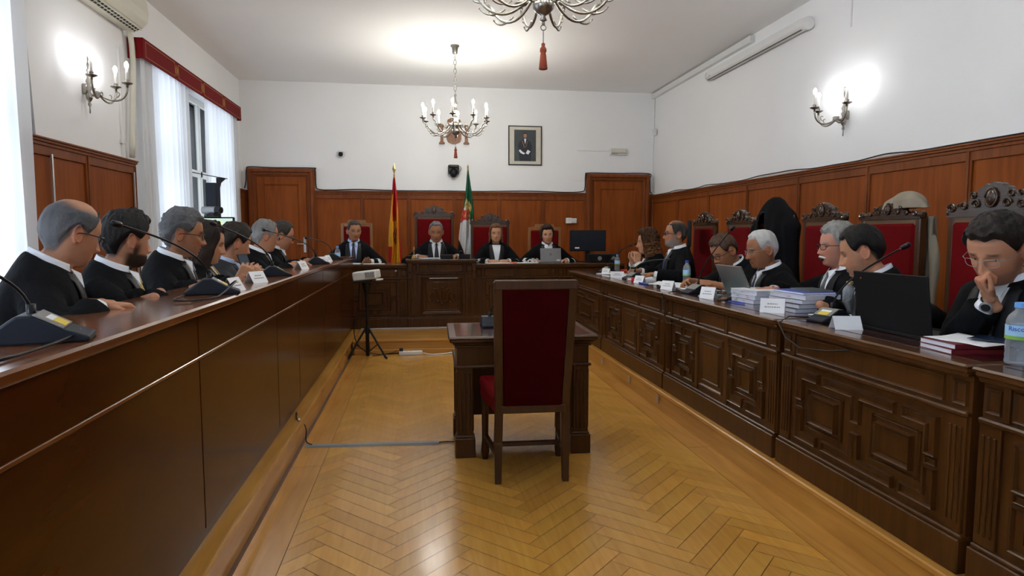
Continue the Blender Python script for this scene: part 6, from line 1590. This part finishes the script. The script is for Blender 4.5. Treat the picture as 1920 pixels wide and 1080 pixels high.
pj = thing('projector', 'white projector on the black tripod stand', 'projector', (-.535, 6.80, .812), R(-12)); m = MB(); m.box(-.125, .125, -.10, .10, .012, .105, .012, Ry(R(-7))); m.build('housing', M_white, pj, bevel=.004)
m = MB()
for k in range(8): m.box(.015+k*.0125, .0215+k*.0125, -.106, -.0985, .030, .090, 0, Ry(R(-7)))
m.build('vent', plain('vent_grey', (.16, .16, .16), .5), pj); m = MB(); m.lathe([(.03, 0), (.03, .01), (.022, .012)], 16, (-.126, 0, .05), M=Ry(R(-90))); m.build('lens', M_lgrey, pj); m = MB(); m.tube([(.07, -.08, .012), (.07, -.08, .0)], .008, 8); m.tube([(-.08, .08, .012), (-.08, .08, .0)], .008, 8); m.build('foot', M_black, pj)
m = MB(); m.capsule((.10, -.115, .018), (.155, -.115, .022), .013, .010, 10); tag(m.build('remote', M_white, loc=(-.53, 6.81, .81)), 'small white remote lying at the edge of the projector tray', 'remote')
cable('black cable hanging from the projector to the floor', [(-.62, 6.88, .84), (-.63, 6.84, .60), (-.68, 6.80, .35), (-.66, 6.78, .18), (-.58, 6.88, .06), (-.45, 6.92, .012), (-.32, 6.93, .010), (-.22, 6.92, .02)], .005)
ps = thing('power_strip', 'white power strip on the floor at the foot of the step', 'power strip', (-.10, 6.90, 0)); m = MB(); m.box(-.125, .125, -.03, .03, .0, .042, .006); m.build('housing', M_white, ps)
m = MB(); [m.lathe([(.018, .042), (.018, .044), (.015, .0435)], 14, (x, 0, 0)) for x in (-.09, -.04, .01, .06)]; m.build('socket', M_cream, ps); m = MB(); m.box(-.12, -.08, -.02, .02, .043, .075, .004); m.build('plug', M_black, ps)
cable('black cable plugged into the power strip', [(-.24, 6.90, .05), (-.32, 6.86, .03), (-.40, 6.90, .01), (-.50, 6.84, .01)], .004)
cable('pale cable from the power strip towards the witness table', [(.03, 6.88, .02), (.12, 6.86, .006), (.25, 6.88, .006), (.40, 6.92, .02), (.55, 6.93, .04), (.75, 6.95, .01)], .007, M_white)
m = MB(); m.prism([(-.028, 0), (.028, 0), (.018, .010), (-.018, .010)], basis((-.70, 3.955, 0), (.06, 1, 0), (0, 0, 1), (1, -.06, 0)), .81); tag(m.build('cable_cover', plain('grey_rubber', (.24, .25, .25), .5)), 'grey floor cable cover running from the left step to the witness table', 'cable cover')
cable('black cable between the floor cable cover and the witness table', [(.10, 3.905, .006), (.16, 3.91, .006), (.23, 3.90, .006)], .004)
cable('two black cables hanging down the left step into the floor cover', [(-.713, 4.02, .12), (-.700, 4.0, .09), (-.697, 3.97, .03), (-.66, 3.955, .010)], .004)
cable('short black cable crossing the left step with a white clip', [(-.79, 4.18, PZ+.005), (-.775, 4.12, PZ+.012), (-.76, 4.03, PZ+.008), (-.738, 4.0, PZ+.006)], .004)
m = MB(); m.ball((-.742, 4.0, PZ+.008), (.008, .014, .008), 10, 8); tag(m.build('cable_clip', M_white), 'small white cable clip on the edge of the left step', 'clip')
# ------------------------------------------------------------------ television with camera in the left back corner
tv = thing('television', 'television with a pale picture and yellow square behind the left bench', 'television', (-2.30, 7.55, PZ), R(-3)); m = MB(); m.box(-.27, .27, -.02, .03, .96, 1.335, .006); m.build('casing', M_black, tv)
scrn = plain('screen_picture', (.30, .42, .36), .3); 
m = MB(); m.box(-.258, .258, -.022, -.019, .975, 1.32); sc_ = m.build('screen', emit('pale_green_screen', (.40, .52, .44), .55), tv)
m = MB(); m.box(.04, .14, -.0235, -.0215, 1.17, 1.28); m.build('yellow_square', emit('yellow_square', (.75, .62, .03), .55), sc_)
m = MB(); m.tube([(0, .01, .02), (0, .01, 1.0)], .025, 12); m.box(-.25, .25, -.18, .18, 0, .03, .006); m.build('stand', M_black, tv)
vc = thing('video_camera', 'silver cylinder video camera on top of the television', 'camera', (-2.25, 7.50, PZ+1.335), R(-20)); m = MB(); m.tube([(-.11, 0, .075), (.055, 0, .075)], .040, 20); m.build('body', M_lgrey, vc, smooth=False)
m = MB(); m.tube([(.052, 0, .075), (.115, 0, .072)], [.041, .036], 20); m.build('lens_housing', M_black, vc); m = MB(); m.box(-.07, .07, -.05, .05, 0, .012, .003); m.box(-.03, .03, -.02, .02, .01, .045, .003); m.build('mount', M_black, vc)
sp = thing('reflection_column', 'tall black column standing in for a dark window reflection behind the silver video camera', 'reflection_stand_in', (-2.36, 7.95, PZ)); m = MB(); m.box(-.075, .045, -.05, .05, 1.25, 1.74, .008); m.build('housing', M_navy, sp); m = MB(); m.tube([(0, 0, .02), (0, 0, 1.26)], .016, 10); m.lathe([(.15, 0), (.14, .02), (.02, .03)], 20); m.build('stand', M_black, sp)  # solid column put in for the dark reflection in an open casement
m = MB(); m.add([(.045, -.02, 1.25), (.085, -.02, 1.25), (.07, -.02, 1.7), (.085, -.02, 1.76), (.14, -.02, 1.80), (.045, -.02, 1.80)], [(0, 1, 2, 3, 4, 5)]); 
m = MB(); m.prism([(.045, 1.25), (.08, 1.25), (.08, 1.68), (.095, 1.74), (.15, 1.79), (.045, 1.80)], basis((0, -.02, 0), (1, 0, 0), (0, 0, 1), (0, -1, 0)), .02); m.build('bracket', M_black, sp)
cable('thin dark rod standing in for the top edge of an open window sash', [(-2.60, 7.72, PZ+1.86), (-2.40, 7.85, PZ+1.82), (-2.20, 7.95, PZ+1.79)], .005, name='rod', cat='rod')  # rod put in for the edge line of the open reflecting casement
